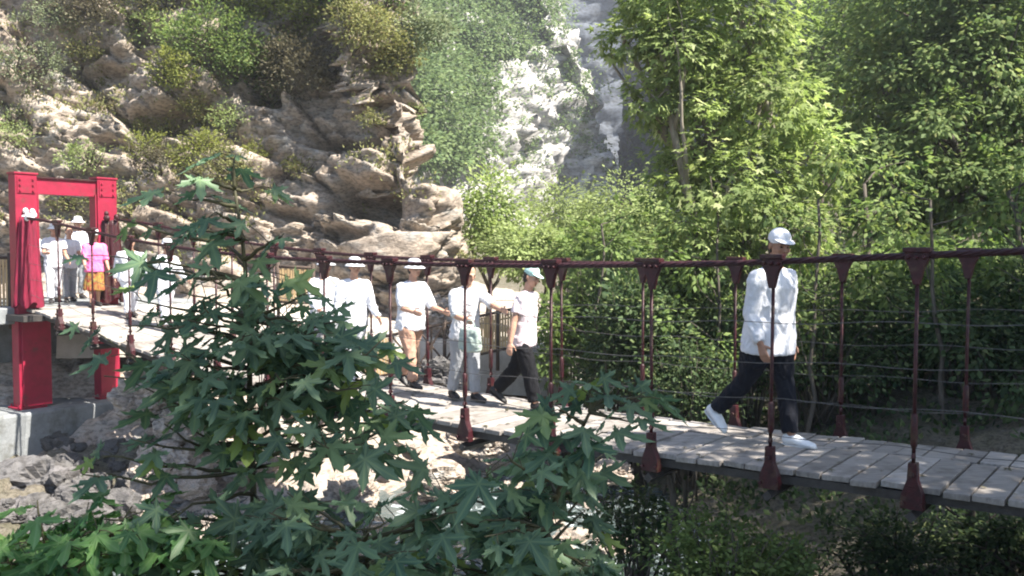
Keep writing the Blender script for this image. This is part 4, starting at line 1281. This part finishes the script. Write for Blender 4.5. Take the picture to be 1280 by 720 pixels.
# ------------------------------------------------------------------ shaded undergrowth just behind the deck
UG = 'shaded bushes behind the deck'
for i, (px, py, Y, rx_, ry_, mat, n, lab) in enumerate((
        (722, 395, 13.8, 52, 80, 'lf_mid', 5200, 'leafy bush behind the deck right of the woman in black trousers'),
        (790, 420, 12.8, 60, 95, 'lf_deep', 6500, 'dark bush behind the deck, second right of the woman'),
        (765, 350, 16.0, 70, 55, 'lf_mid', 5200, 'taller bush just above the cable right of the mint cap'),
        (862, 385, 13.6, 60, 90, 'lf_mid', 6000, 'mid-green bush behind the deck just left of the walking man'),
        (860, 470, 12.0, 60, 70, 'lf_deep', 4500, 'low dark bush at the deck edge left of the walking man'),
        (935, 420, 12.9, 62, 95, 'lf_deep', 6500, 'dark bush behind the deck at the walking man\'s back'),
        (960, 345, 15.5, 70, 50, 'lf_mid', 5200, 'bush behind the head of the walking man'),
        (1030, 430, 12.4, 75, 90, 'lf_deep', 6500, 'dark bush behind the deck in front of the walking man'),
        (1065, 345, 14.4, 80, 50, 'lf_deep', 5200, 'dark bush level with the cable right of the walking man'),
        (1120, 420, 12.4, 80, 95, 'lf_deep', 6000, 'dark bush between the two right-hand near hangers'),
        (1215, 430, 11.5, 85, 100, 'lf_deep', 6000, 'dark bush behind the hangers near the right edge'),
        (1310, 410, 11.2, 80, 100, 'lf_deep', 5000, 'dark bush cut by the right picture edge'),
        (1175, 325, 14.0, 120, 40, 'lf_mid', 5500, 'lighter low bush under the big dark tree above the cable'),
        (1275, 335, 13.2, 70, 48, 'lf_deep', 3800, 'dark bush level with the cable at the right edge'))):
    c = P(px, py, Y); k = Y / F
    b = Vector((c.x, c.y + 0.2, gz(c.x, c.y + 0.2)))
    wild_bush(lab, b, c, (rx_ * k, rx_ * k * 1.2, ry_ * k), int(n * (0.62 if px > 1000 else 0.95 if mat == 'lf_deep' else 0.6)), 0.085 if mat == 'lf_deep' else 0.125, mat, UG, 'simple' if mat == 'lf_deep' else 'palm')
for (px, Y, top, w, lab) in ((1012, 11.6, 250, .035, 'thin dark tree stem behind the deck just right of the walking man'), (1096, 12.2, 230, .05, 'leaning dark stem behind the deck between the far hangers'), (1186, 11.0, 250, .035, 'thin stem behind the deck left of the last far hanger'), (1262, 11.2, 240, .055, 'thickest dark stem behind the deck near the right edge'), (884, 12.4, 270, .03, 'thin pale stem in the bushes left of the walking man'), (745, 13.0, 280, .03, 'thin stem in the bushes right of the woman in black trousers')):
    x = (px - 640) / F * Y; z0 = gz(x, Y); e = P(px + RNG.uniform(-40, 40), top, Y + .4)
    root = tag(empty('young_tree', (x, Y, z0)), lab, 'young tree', 'young trees behind the deck')
    mb = MB(); pts = limb(mb, (x, Y, z0 - .1), e, w, w * .5, .04, 8); mb.build('trunk', M['bark'], root, smooth=True)
    mb = MB(); tips = []
    for q in range(9):
        d = rdir(1)[0]; p0 = pts[3 + q % 6]; p1 = p0 + Vector((d[0] * .8, d[1] * .6, .2 + .35 * abs(d[2]))); tips.append(((p1.x, p1.y, p1.z), (.32, .3, .22)))
        limb(mb, p0, p1, w * .35, w * .08)
    mb.build('branch', M['bark'], root, smooth=True)
    p, t, nn, s = blob_leaves(tips, 900, 0.10, .4, .4, 12)
    leaves('crown', p, t, nn, s, 'simple', M['lf_mid' if px < 1000 else 'lf_dark'], root)
# below the deck
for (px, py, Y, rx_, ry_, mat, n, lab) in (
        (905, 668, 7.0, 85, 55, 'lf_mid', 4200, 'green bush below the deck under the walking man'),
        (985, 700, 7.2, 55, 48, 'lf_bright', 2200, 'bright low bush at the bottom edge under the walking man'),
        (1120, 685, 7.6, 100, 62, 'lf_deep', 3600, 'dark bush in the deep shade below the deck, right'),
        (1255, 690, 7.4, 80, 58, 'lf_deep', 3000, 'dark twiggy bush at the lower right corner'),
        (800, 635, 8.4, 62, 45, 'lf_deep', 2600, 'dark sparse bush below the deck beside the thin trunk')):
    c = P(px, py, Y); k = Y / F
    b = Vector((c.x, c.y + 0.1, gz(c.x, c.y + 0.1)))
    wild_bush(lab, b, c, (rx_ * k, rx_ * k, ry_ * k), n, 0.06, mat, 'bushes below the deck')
for (px, Y, top, w, lab) in ((838, 7.6, -0.15, 0.030, 'thin dark trunk below the deck with the near hanger above it'), (858, 8.1, -0.3, 0.022, 'slimmer dark trunk just right of the thin trunk under the deck'), (1222, 7.8, -0.2, 0.04, 'bare dark trunk below the deck near the right edge')):
    x = (px - 640) / F * Y
    root = tag(empty('sapling_trunk', (x, Y, gz(x, Y))), lab, 'sapling', 'bare saplings below the deck')
    z1 = -1.93
    mb = MB(); pts = limb(mb, (x + .03, Y, gz(x, Y) - .1), (x, Y, z1), w * 1.2, w, 0.03)
    mb.build('trunk', M['bark'], root, smooth=True)
    mb = MB()
    for q in range(4):
        p0 = pts[2 + q % 4]; d = rdir(1)[0]
        limb(mb, p0, p0 + Vector((d[0] * .5, d[1] * .35, .25 + .2 * abs(d[2]))), w * .4, w * .1)
    mb.build('branch', M['bark'], root, smooth=True)
    p, t, nn, s = blob_leaves([((x + .1, Y + .1, -2.5), (.5, .3, .35))], 120, 0.06, .4, .2, 10)
    leaves('foliage', p, t, nn, s, 'simple', M['lf_deep'], root)

# ------------------------------------------------------------------ shrubs rooted in the cliff
CG_ = 'shrubs rooted in the cliff'
for (px, py, r, mat, n, ls, lab) in (
        (28, 92, 42, 'lf_grey', 1500, .06, 'grey-green shrub on the rock at the left edge'),
        (15, 150, 30, 'lf_grey', 800, .06, 'small grey shrub low at the left edge above the gate'),
        (60, 30, 34, 'lf_grey', 900, .06, 'faded grey-green tuft near the top left corner'),
        (165, 35, 34, 'lf_pale', 1200, .07, 'light green shrub high on the rock left of the dark bush'),
        (222, 100, 36, 'lf_yellow', 1600, .07, 'yellow-green shrub on the ledge below the dark bush'),
        (262, 55, 62, 'lf_dark', 4800, .07, 'large dark green bush hanging on the upper rock'),
        (315, 95, 46, 'lf_dark', 2700, .07, 'dark bush in the cleft right of the big dark one'),
        (385, 25, 68, 'lf_yellow', 4600, .075, 'big yellow-green bush at the top edge, centre left'),
        (380, 85, 56, 'lf_dry', 4200, .07, 'dark drooping bush below the big yellow-green one'),
        (440, 62, 48, 'lf_olive', 2900, .07, 'olive bush on the rock right of the drooping one'),
        (470, 22, 60, 'lf_mid', 2300, .08, 'green bush at the top edge of the cliff, centre'),
        (515, 35, 44, 'lf_grey', 2000, .09, 'grey-green bush on the cliff crest'),
        (548, 88, 34, 'lf_pale', 1500, .08, 'pale bush on the cliff crest just above its right corner'),
        (195, 165, 38, 'lf_olive', 1500, .06, 'olive shrub above the sapling top, left'),
        (250, 190, 42, 'lf_yellow', 1900, .06, 'yellow shrub behind the top of the young plane'),
        (330, 195, 34, 'lf_yellow', 1300, .06, 'small yellow shrub right of the young plane top'),
        (112, 205, 28, 'lf_pale', 1000, .055, 'pale tuft growing just above the red gate'),
        (85, 258, 34, 'lf_olive', 1300, .055, 'olive shrub framed by the red gate'),
        (470, 150, 20, 'lf_olive', 500, .05, 'little olive tuft on the bare rock face'),
        (340, 130, 30, 'lf_olive', 900, .06, 'olive tuft on the rock left of the long crack'),
        (300, 150, 26, 'lf_pale', 700, .055, 'pale tuft left of the olive one'),
        (575, 330, 16, 'lf_olive', 400, .05, 'tiny tuft at the foot of the cliff corner'),
        (140, 130, 24, 'lf_dry', 500, .055, 'dry brown tuft between pale boulders'),
        (110, 60, 30, 'lf_olive', 900, .06, 'olive tuft above the big pale boulder on the rock'),
        (120, 15, 40, 'lf_dry', 1300, .07, 'brown bush at the top edge, left'),
        (210, 10, 44, 'lf_olive', 1600, .07, 'olive bush at the top edge above the big dark one'),
        (300, 15, 44, 'lf_yellow', 1700, .07, 'yellow bush at the top edge left of the biggest one'),
        (330, 60, 30, 'lf_olive', 900, .06, 'olive shrub in front of the dark cleft bush'),
        (165, 200, 30, 'lf_yellow', 1000, .055, 'yellow shrub just right of the gate top'),
        (290, 215, 40, 'lf_olive', 1500, .055, 'olive shrub directly behind the young plane top'),
        (150, 250, 34, 'lf_olive', 1000, .055, 'olive shrub right of the gate\'s far post'),
        (365, 225, 26, 'lf_olive', 700, .055, 'olive tuft right of the young plane top'),
        (30, 190, 34, 'lf_pale', 900, .05, 'pale dry tuft above the gate\'s near post'),
        (250, 130, 34, 'lf_olive', 1200, .06, 'olive shrub under the yellow-green ledge shrub'),
        (490, 80, 34, 'lf_olive', 1400, .07, 'olive bush on the shoulder of the cliff'),
        (520, 135, 20, 'lf_pale', 500, .06, 'pale tuft under the cliff shoulder'),
        (200, 215, 30, 'lf_dry', 600, .05, 'dry twiggy shrub right of the red gate top')):
    h, nrm = hit(px, py, bvh_c)
    if h is None: continue
    k = h.length / F
    b = h - nrm * 0.05
    c = h + nrm * r * k * 0.45 + UP * r * k * 0.25
    shrub('shrub', lab, b, c, (r * k, r * k * 0.7, r * k * 0.85), n, ls, mat, group=CG_, per=14, up=0.35)

# a scatter of small herbs on the cliff: nobody could count them
pp, tt, nn_, ss_ = [], [], [], []
for _ in range(6000):
    px, py = RNG.uniform(-30, 600), RNG.uniform(-30, 330)
    h, n = hit(px, py, bvh_c)
    if h is None or n.z < 0.05: continue
    v = fbm(np.array([[h.x * .7, h.y * .7, h.z * .7]]), 3, 70)[0]
    if v < -0.12 + (0.45 if px > 330 and py > 120 else 0): continue
    m = 14
    o = RNG.normal(size=(m, 3)) * 0.09
    pp.append(np.array(h) + o); tt.append(o + np.array([0, 0, 0.12])); nn_.append(rdir(m) + np.array([0.3, -0.5, 0.5])); ss_.append(RNG.uniform(.04, .10, m))
o = leaves('cliff_grass', np.concatenate(pp), np.concatenate(tt), np.concatenate(nn_), np.concatenate(ss_), 'simple', M['lf_olive'])
tag(o, 'dry grass and herbs tufted over the ledges of the cliff', 'grass', kind='stuff')

# far woods on the mountain: one mass
pp, tt, nn_, ss_ = [], [], [], []
def scrub(px0, px1, py0, py1, cnt, bvh, ok, size, m=40, sp=0.8):
    for _ in range(cnt):
        px, py = RNG.uniform(px0, px1), RNG.uniform(py0, py1)
        if not ok(px, py): continue
        h, n = hit(px, py, bvh)
        if h is None: continue
        f_ = RNG.uniform(.3, 1.0) ** 1.5 * 1.7
        o = RNG.normal(size=(m, 3)); o /= (np.linalg.norm(o, axis=1)[:, None] ** .6); o = o * sp * f_ * np.array([1, 1, .8])
        pp.append(np.array(h) + np.array(n) * sp * .6 + o); tt.append(o + np.array([0, 0, -.2])); nn_.append(rdir(m) * .7 + np.array([0.1, -0.3, 0.7]) + o * .4); ss_.append(RNG.uniform(.6, 1.4, m) * size)
edge = lambda px, py: px < 700 - 0.95 * py + 22 * math.sin(py * .13) + 12 * math.sin(py * .41) or px < 596
scrub(420, 760, -60, 200, 1500, bvh_f, edge, 0.30, 90, 1.15)
scrub(712, 800, -10, 215, 70, bvh_f, lambda a, b: True, 0.26, 60, 0.8)
scrub(590, 740, 30, 230, 120, bvh_f, lambda a, b: True, 0.22, 40, 0.6)
o = leaves('far_scrub', np.concatenate(pp), np.concatenate(tt), np.concatenate(nn_), np.concatenate(ss_), 'simple', M['lf_far'])
tag(o, 'green scrub covering the far mountain slope', 'scrub', kind='stuff')
pp, tt, nn_, ss_ = [], [], [], []
scrub(700, 1300, -40, 230, 420, bvh_w, lambda a, b: True, 0.25, 40, 0.9)
o = leaves('slope_scrub', np.concatenate(pp), np.concatenate(tt), np.concatenate(nn_), np.concatenate(ss_), 'simple', M['lf_far'])
tag(o, 'scattered scrub on the shaded grey rock wall', 'scrub', kind='stuff')

# the wood on the right bank behind the big trees: one mass
A_ = []
for _ in range(150):
    x = RNG.uniform(10.5, 34); y = RNG.uniform(19, 36)
    z = gz(x, y); r = RNG.uniform(.9, 2.0)
    A_.append(((x, y, z + r * RNG.uniform(.5, 2.4)), (r, r, r * 1.1)))
p, t, nn, s = blob_leaves(A_, 42000, 0.17, .3, .3, 26)
tag(leaves('bank_wood', p, t, nn, s, 'simple', M['lf_mid']), 'mass of green trees filling the right bank behind the big dark tree', 'wood', kind='stuff')

# ground cover of the banks
pp, tt, nn_, ss_ = [], [], [], []
X_ = RNG.uniform(-5, 14, 9000); Y_ = RNG.uniform(1.5, 19, 9000)
keep = ((Y_ < 8.5) | (X_ > 2.2)) & (fbm(np.stack([X_, Y_, X_ * 0], 1) * .8, 3, 55) > -0.15)
X_, Y_ = X_[keep], Y_[keep]; Z_ = ground(X_, Y_)
keep = Z_ > -3.38
for x, y, z in zip(X_[keep], Y_[keep], Z_[keep]):
    m = 7; o = RNG.normal(size=(m, 3)) * np.array([.1, .1, .05]); o[:, 2] = abs(o[:, 2])
    pp.append(np.array([x, y, z + .02]) + o); tt.append(o + np.array([0, 0, .08])); nn_.append(rdir(m) + np.array([0, -.3, .8])); ss_.append(RNG.uniform(.05, .13, m))
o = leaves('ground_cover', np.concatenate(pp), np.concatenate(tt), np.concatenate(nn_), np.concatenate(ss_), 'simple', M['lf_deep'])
tag(o, 'low green plants covering the shaded bank', 'ground cover', kind='stuff')

# ------------------------------------------------------------------ boulders
def boulder(label, c, r, mat, seed, group='boulders of the stream bed'):
    bm = bmesh.new(); bmesh.ops.create_icosphere(bm, subdivisions=5, radius=1.0)
    v = np.array([x.co for x in bm.verts]); me = bpy.data.meshes.new('boulder'); bm.to_mesh(me); bm.free()
    r = np.array(r)
    q = np.sign(v) * np.abs(v) ** 0.75 * r
    d = rock_disp(q + seed * 7.7, max(r) * 1.1, max(r) * 0.28, 0.7, seed)
    q = q + v * d[:, None] + np.array(c)
    me.vertices.foreach_set("co", q.astype(np.float32).ravel()); me.update()
    tag(link('boulder', me, M[mat]), label, 'boulder', group)


def bpx(px, py, Y, w, h):
    c = P(px, py, Y); k = Y / F
    return (c.x, c.y, c.z), (w * k, w * k * .9, h * k)


for i, (px, py, Y, w, h, mat, lab) in enumerate((
        (545, 398, 15.9, 26, 26, 'rock_pale', 'pale sunlit boulder beside the path behind the white-topped person'),
        (548, 472, 14.6, 26, 22, 'rock_dark', 'dark boulder under the X-braced fence'),
        (60, 616, 12.6, 62, 34, 'rock_dark', 'long dark boulder below the concrete footing'),
        (5, 640, 12.2, 40, 40, 'rock_dark', 'dark upright boulder at the lower left edge'),
        (115, 630, 12.0, 40, 28, 'rock_dark', 'dark boulder right of the concrete footing'),
        (210, 600, 12.4, 46, 38, 'rock_pale', 'broad pale boulder below the deck, left'),
        (270, 655, 11.6, 50, 30, 'rock_pale', 'flat pale boulder at the lower left'),
        (185, 500, 13.2, 42, 34, 'rock_pale', 'tan boulder just right of the gate\'s far leg'),
        (255, 530, 13.0, 48, 30, 'rock_pale', 'tan boulder right of the one beside the gate leg'),
        (600, 555, 13.4, 34, 14, 'rock_pale', 'white flat stone in the stream under the deck'),
        (545, 600, 12.0, 30, 16, 'rock_pale', 'white stone in the stream seen through the leaves'),
        (440, 615, 11.8, 34, 20, 'rock_pale', 'pale stone in the stream left of centre'),
        (380, 690, 10.4, 36, 22, 'rock_pale', 'pale stone at the bottom edge, left of centre'),
        (760, 590, 12.0, 30, 12, 'rock_pale', 'pale stone in the stream right under the deck edge'),
        (20, 648, 11.0, 46, 24, 'rock_dark', 'shade-coloured dark boulder low at the left edge'),
        (95, 655, 10.8, 44, 22, 'rock_dark', 'shade-coloured dark boulder right of the one at the left edge'),
        (150, 650, 11.2, 34, 20, 'rock_pale', 'small pale boulder beside the shade-coloured dark ones'))):
    c, r = bpx(px, py, Y, w, h)
    boulder(lab, c, r, mat, 100 + i)

stone_me = []
for k in range(6):
    bm = bmesh.new(); bmesh.ops.create_icosphere(bm, subdivisions=3, radius=1.0)
    v = np.array([x.co for x in bm.verts]); me = bpy.data.meshes.new('stone'); bm.to_mesh(me); bm.free()
    q = np.sign(v) * np.abs(v) ** 0.7 * np.array([1, .8, .6]) * RNG.uniform(.8, 1.2, 3)
    d = rock_disp(q + k * 5.3, 1.2, 0.3, 0.8, 300 + k)
    me.vertices.foreach_set("co", (q + v * d[:, None]).astype(np.float32).ravel()); me.update()
    me.materials.append(M['rock_dark'] if k == 5 else M['rock_pale']); stone_me.append(me)
for k in range(110):
    x, y = RNG.uniform(-8, 1.2), RNG.uniform(9.5, 14.5)
    z = gz(x, y); r = RNG.uniform(.05, .22)
    if z < -3.5 - r * .3: z = -3.5
    dk = x < -4.8  # left-hand stones take the dark mesh, bank shade put into their colour
    o = bpy.data.objects.new('stone', stone_me[5 if dk else k % 5]); COL.objects.link(o)
    o.location = (x, y, z + r * .35); o.scale = (r, r, r); o.rotation_euler = (RNG.uniform(-.3, .3), RNG.uniform(-.3, .3), RNG.uniform(0, 6.28))
    tag(o, 'loose dark stone on the bank below the concrete footing' if dk else 'loose pale stone lying on the stream bank below the deck', 'stone', 'loose stones of the stream bank')

# dry leaves blown on to the planks
A_ = []
for _ in range(150):
    s_, t_ = RNG.uniform(-4, 11), RNG.choice([RNG.uniform(0.02, .3), RNG.uniform(0, 1.5)])
    A_.append(B(s_, t_, None, 0.014))
A_ = np.array([tuple(v) for v in A_]); d_ = rdir(len(A_)); d_[:, 2] *= .1
tag(leaves('leaf_litter', A_, d_, np.tile([0, 0, 1.0], (len(A_), 1)) + 0.25 * rdir(len(A_)), RNG.uniform(.03, .075, len(A_)), 'palm', M['lf_dry']), 'dry fallen leaves scattered over the planks', 'leaf litter', kind='stuff')

# ------------------------------------------------------------------ young plane trees in the foreground
def young_plane(label, stem, tips, size, mat='lf_young', nleaf=9, dens=0.95):
    pts = [P(*s) for s in stem]
    base = pts[0]
    root = tag(empty('young_plane_tree', base), label, 'young tree', 'young plane trees in front of the bridge')
    mb = MB(); n = len(pts)
    mb.tube(pts, [0.016 * (1 - 0.75 * i / (n - 1)) for i in range(n)], 7)
    mb.build('trunk', M['stem'], root, smooth=True)
    LP, LT, LN, LS = [], [], [], []
    br = MB()
    for (px, py, Y, *more) in tips:
        tip = P(px, py, Y)
        cand = [(pts[i].lerp(pts[i + 1], f)) for i in range(n - 1) for f in (0, .25, .5, .75)]
        src = min(cand, key=lambda q: (q - (tip - Vector((0, 0, 0.25 * (tip - q).length)))).length)
        L = (tip - src).length
        ln = limb(br, src, tip, 0.0075, 0.002, 0.08, 7)
        k = more[0] if more else nleaf
        for j in range(int(k * dens)):
            f = 1 - (RNG.uniform(0, 0.8) ** 1.2)
            if L < 0.25: f = RNG.uniform(0.3, 1)
            i = min(6, int(f * 7)); p0 = ln[i].lerp(ln[i + 1], f * 7 - i)
            d = (ln[i + 1] - ln[i]).normalized()
            sd = Vector(rdir(1)[0])
            out = (d * 0.5 + sd * 0.9); out.z = out.z * 0.5 + 0.15
            out.normalize()
            pet = RNG.uniform(0.03, 0.085)
            p1 = p0 + out * pet
            br.tube([p0, p0.lerp(p1, .5) + UP * .004, p1], 0.0016, 4)
            t = Vector((out.x, out.y, out.z * .4 - RNG.uniform(0.1, 0.75))).normalized()
            nr = Vector((RNG.normal() * .4, -0.45 + RNG.normal() * .4, 0.85 + RNG.normal() * .2))
            LP.append(p1); LT.append(t); LN.append(nr); LS.append(size * RNG.uniform(0.5, 1.1))
    br.build('branch', M['stem'], root, smooth=True)
    leaves('foliage', np.array(LP), np.array(LT), np.array(LN), np.array(LS), 'palmd', M[mat], root)
    return root


def spread_tips(n, box, lo, y0, y1, k, skip=lambda x, y: False):
    out = []
    while len(out) < n:
        x, y = RNG.uniform(*box), RNG.uniform(180, 790)
        if y < lo(x) or skip(x, y): continue
        out.append((x, y, RNG.uniform(y0, y1), int(RNG.integers(k - 2, k + 3))))
    return out


young_plane('tallest young plane tree with see-through top, left of centre before the deck',
    [(325, 1010, 2.9), (322, 800, 2.9), (318, 650, 2.9), (312, 520, 2.88), (312, 400, 2.85), (303, 300, 2.85), (290, 215, 2.85)],
    [(150, 275, 2.9, 5), (135, 320, 3.0, 3), (170, 375, 2.8, 5), (120, 415, 2.95, 4), (190, 440, 2.75, 5), (205, 335, 2.95, 3), (225, 290, 2.75, 4),
     (240, 215, 2.8, 4), (292, 198, 2.85, 4), (318, 235, 2.9, 3), (230, 250, 2.9, 4), (355, 292, 2.75, 4), (270, 265, 2.7, 3), (262, 345, 2.6, 6), (325, 350, 2.65, 5),
     (385, 365, 2.85, 4), (355, 415, 2.65, 5), (430, 385, 2.9, 3), (460, 425, 2.85, 3), (300, 425, 2.55, 6), (235, 400, 2.6, 5), (240, 475, 2.65, 5), (290, 500, 2.5, 5), (170, 480, 2.9, 3), (255, 440, 2.75, 5), (330, 460, 2.7, 6), (205, 530, 2.8, 4), (340, 400, 2.9, 4), (285, 380, 3.0, 5), (265, 300, 3.0, 3), (395, 450, 2.85, 5), (350, 500, 2.6, 6), (130, 470, 2.9, 3), (225, 365, 3.0, 4), (420, 402, 2.75, 5), (448, 445, 2.7, 5), (398, 432, 2.7, 5), (472, 475, 2.7, 5), (375, 402, 2.7, 4), (180, 330, 2.8, 4), (200, 400, 2.75, 5), (255, 385, 2.6, 4), (310, 300, 2.8, 4), (160, 440, 2.8, 4), (345, 330, 2.9, 3), (415, 460, 2.6, 5)]
    + spread_tips(13, (345, 490), lambda x: 385 + max(0, x - 400) * .5, 2.55, 2.9, 5, lambda x, y: y > 540) + spread_tips(14, (130, 345), lambda x: 380, 2.6, 3.0, 5, lambda x, y: y > 590)
    + spread_tips(26, (330, 540), lambda x: 470 + abs(x - 420) * .35, 2.4, 2.9, 7) + spread_tips(16, (90, 330), lambda x: 560, 2.45, 2.95, 5, lambda x, y: 150 < x < 300 and y < 660 and RNG.random() < .8), 0.138)
young_plane('bushy young plane tree at the bottom centre reaching up to the deck edge',
    [(640, 1010, 2.7), (650, 860, 2.7), (665, 740, 2.65), (690, 640, 2.6), (715, 560, 2.6), (745, 500, 2.6)],
    [(805, 495, 2.6, 5), (770, 482, 2.7, 5), (735, 478, 2.6, 5), (700, 512, 2.5, 6), (790, 528, 2.55, 4), (745, 545, 2.5, 5)]
    + spread_tips(42, (500, 765), lambda x: 560 + max(0, 620 - x) * .15, 2.3, 2.85, 7), 0.142)
young_plane('low young plane with lighter leaves in the bottom left corner',
    [(70, 1010, 2.6), (68, 860, 2.6), (66, 760, 2.6), (64, 690, 2.6)],
    [(45, 668, 2.6, 5), (105, 662, 2.55, 5), (15, 690, 2.7, 6)] + spread_tips(30, (-20, 210), lambda x: 620, 2.4, 2.8, 6), 0.14, 'lf_young2')
young_plane('young plane filling the bottom edge between the tall one and the bushy one',
    [(470, 1020, 2.5), (468, 860, 2.5), (462, 740, 2.45), (455, 660, 2.45)],
    spread_tips(24, (300, 600), lambda x: 575 + abs(x - 450) * .3, 2.2, 2.7, 7), 0.135)
young_plane('light green young plane at the bottom edge, left of the tallest stem',
    [(215, 1020, 2.7), (215, 860, 2.7), (210, 760, 2.65), (205, 690, 2.65)],
    spread_tips(18, (110, 310), lambda x: 645, 2.4, 2.8, 6), 0.135, 'lf_young2')

# ------------------------------------------------------------------ the big trees of the near bank whose crowns shade the right half of the deck
tree('shade_tree', 'large shade tree of the near bank overhanging the viewpoint', 'tree', (6.8, 1.0, gz(6.8, 1.0)),
     [((2.2, 0.6, 5.2), (1.5, 1.1, 0.7)), ((4.4, 0.9, 5.5), (1.7, 1.2, 0.9)), ((6.1, 5.0, 4.7), (1.5, 1.2, 1.0)), ((7.4, 3.6, 4.9), (1.8, 1.5, 1.2)), ((6.4, 2.6, 5.4), (1.6, 1.3, 1.0)), ((8.8, 5.0, 5.6), (1.9, 1.7, 1.2)), ((3.2, -1.0, 6.0), (1.8, 1.4, 0.9))],
     15000, 0.17, 'simple', 'lf_dark', 0.2, 'bark', 'shade trees of the near bank', fork=0.55)
tree('shade_tree', 'second shade tree of the near bank beyond the bridge end', 'tree', (10.2, 8.2, gz(10.2, 8.2)),
     [((8.6, 8.0, 4.6), (1.5, 1.5, 1.4)), ((10.0, 9.6, 4.3), (1.9, 1.6, 1.4)), ((10.4, 7.4, 5.4), (1.8, 1.7, 1.2))],
     13000, 0.17, 'simple', 'lf_dark', 0.2, 'bark', 'shade trees of the near bank', fork=0.55)

# ------------------------------------------------------------------ the air of the gorge
hz = MB().box((0, 52, 22.5), (250, 180, 63)).build('haze', None)
hm = bpy.data.materials.new('haze'); hm.use_nodes = True
hn, hl = hm.node_tree.nodes, hm.node_tree.links
for n_ in list(hn): hn.remove(n_)
ho_ = hn.new("ShaderNodeOutputMaterial"); pv = hn.new("ShaderNodeVolumePrincipled")
pv.inputs["Color"].default_value = (0.9, 0.94, 1.0, 1)
pv.inputs["Density"].default_value = 0.0011
pv.inputs["Anisotropy"].default_value = 0.3
hl.new(pv.outputs[0], ho_.inputs["Volume"])
hz.data.materials.append(hm)
tag(hz, 'thin bluish haze filling the gorge', 'haze', kind='stuff')
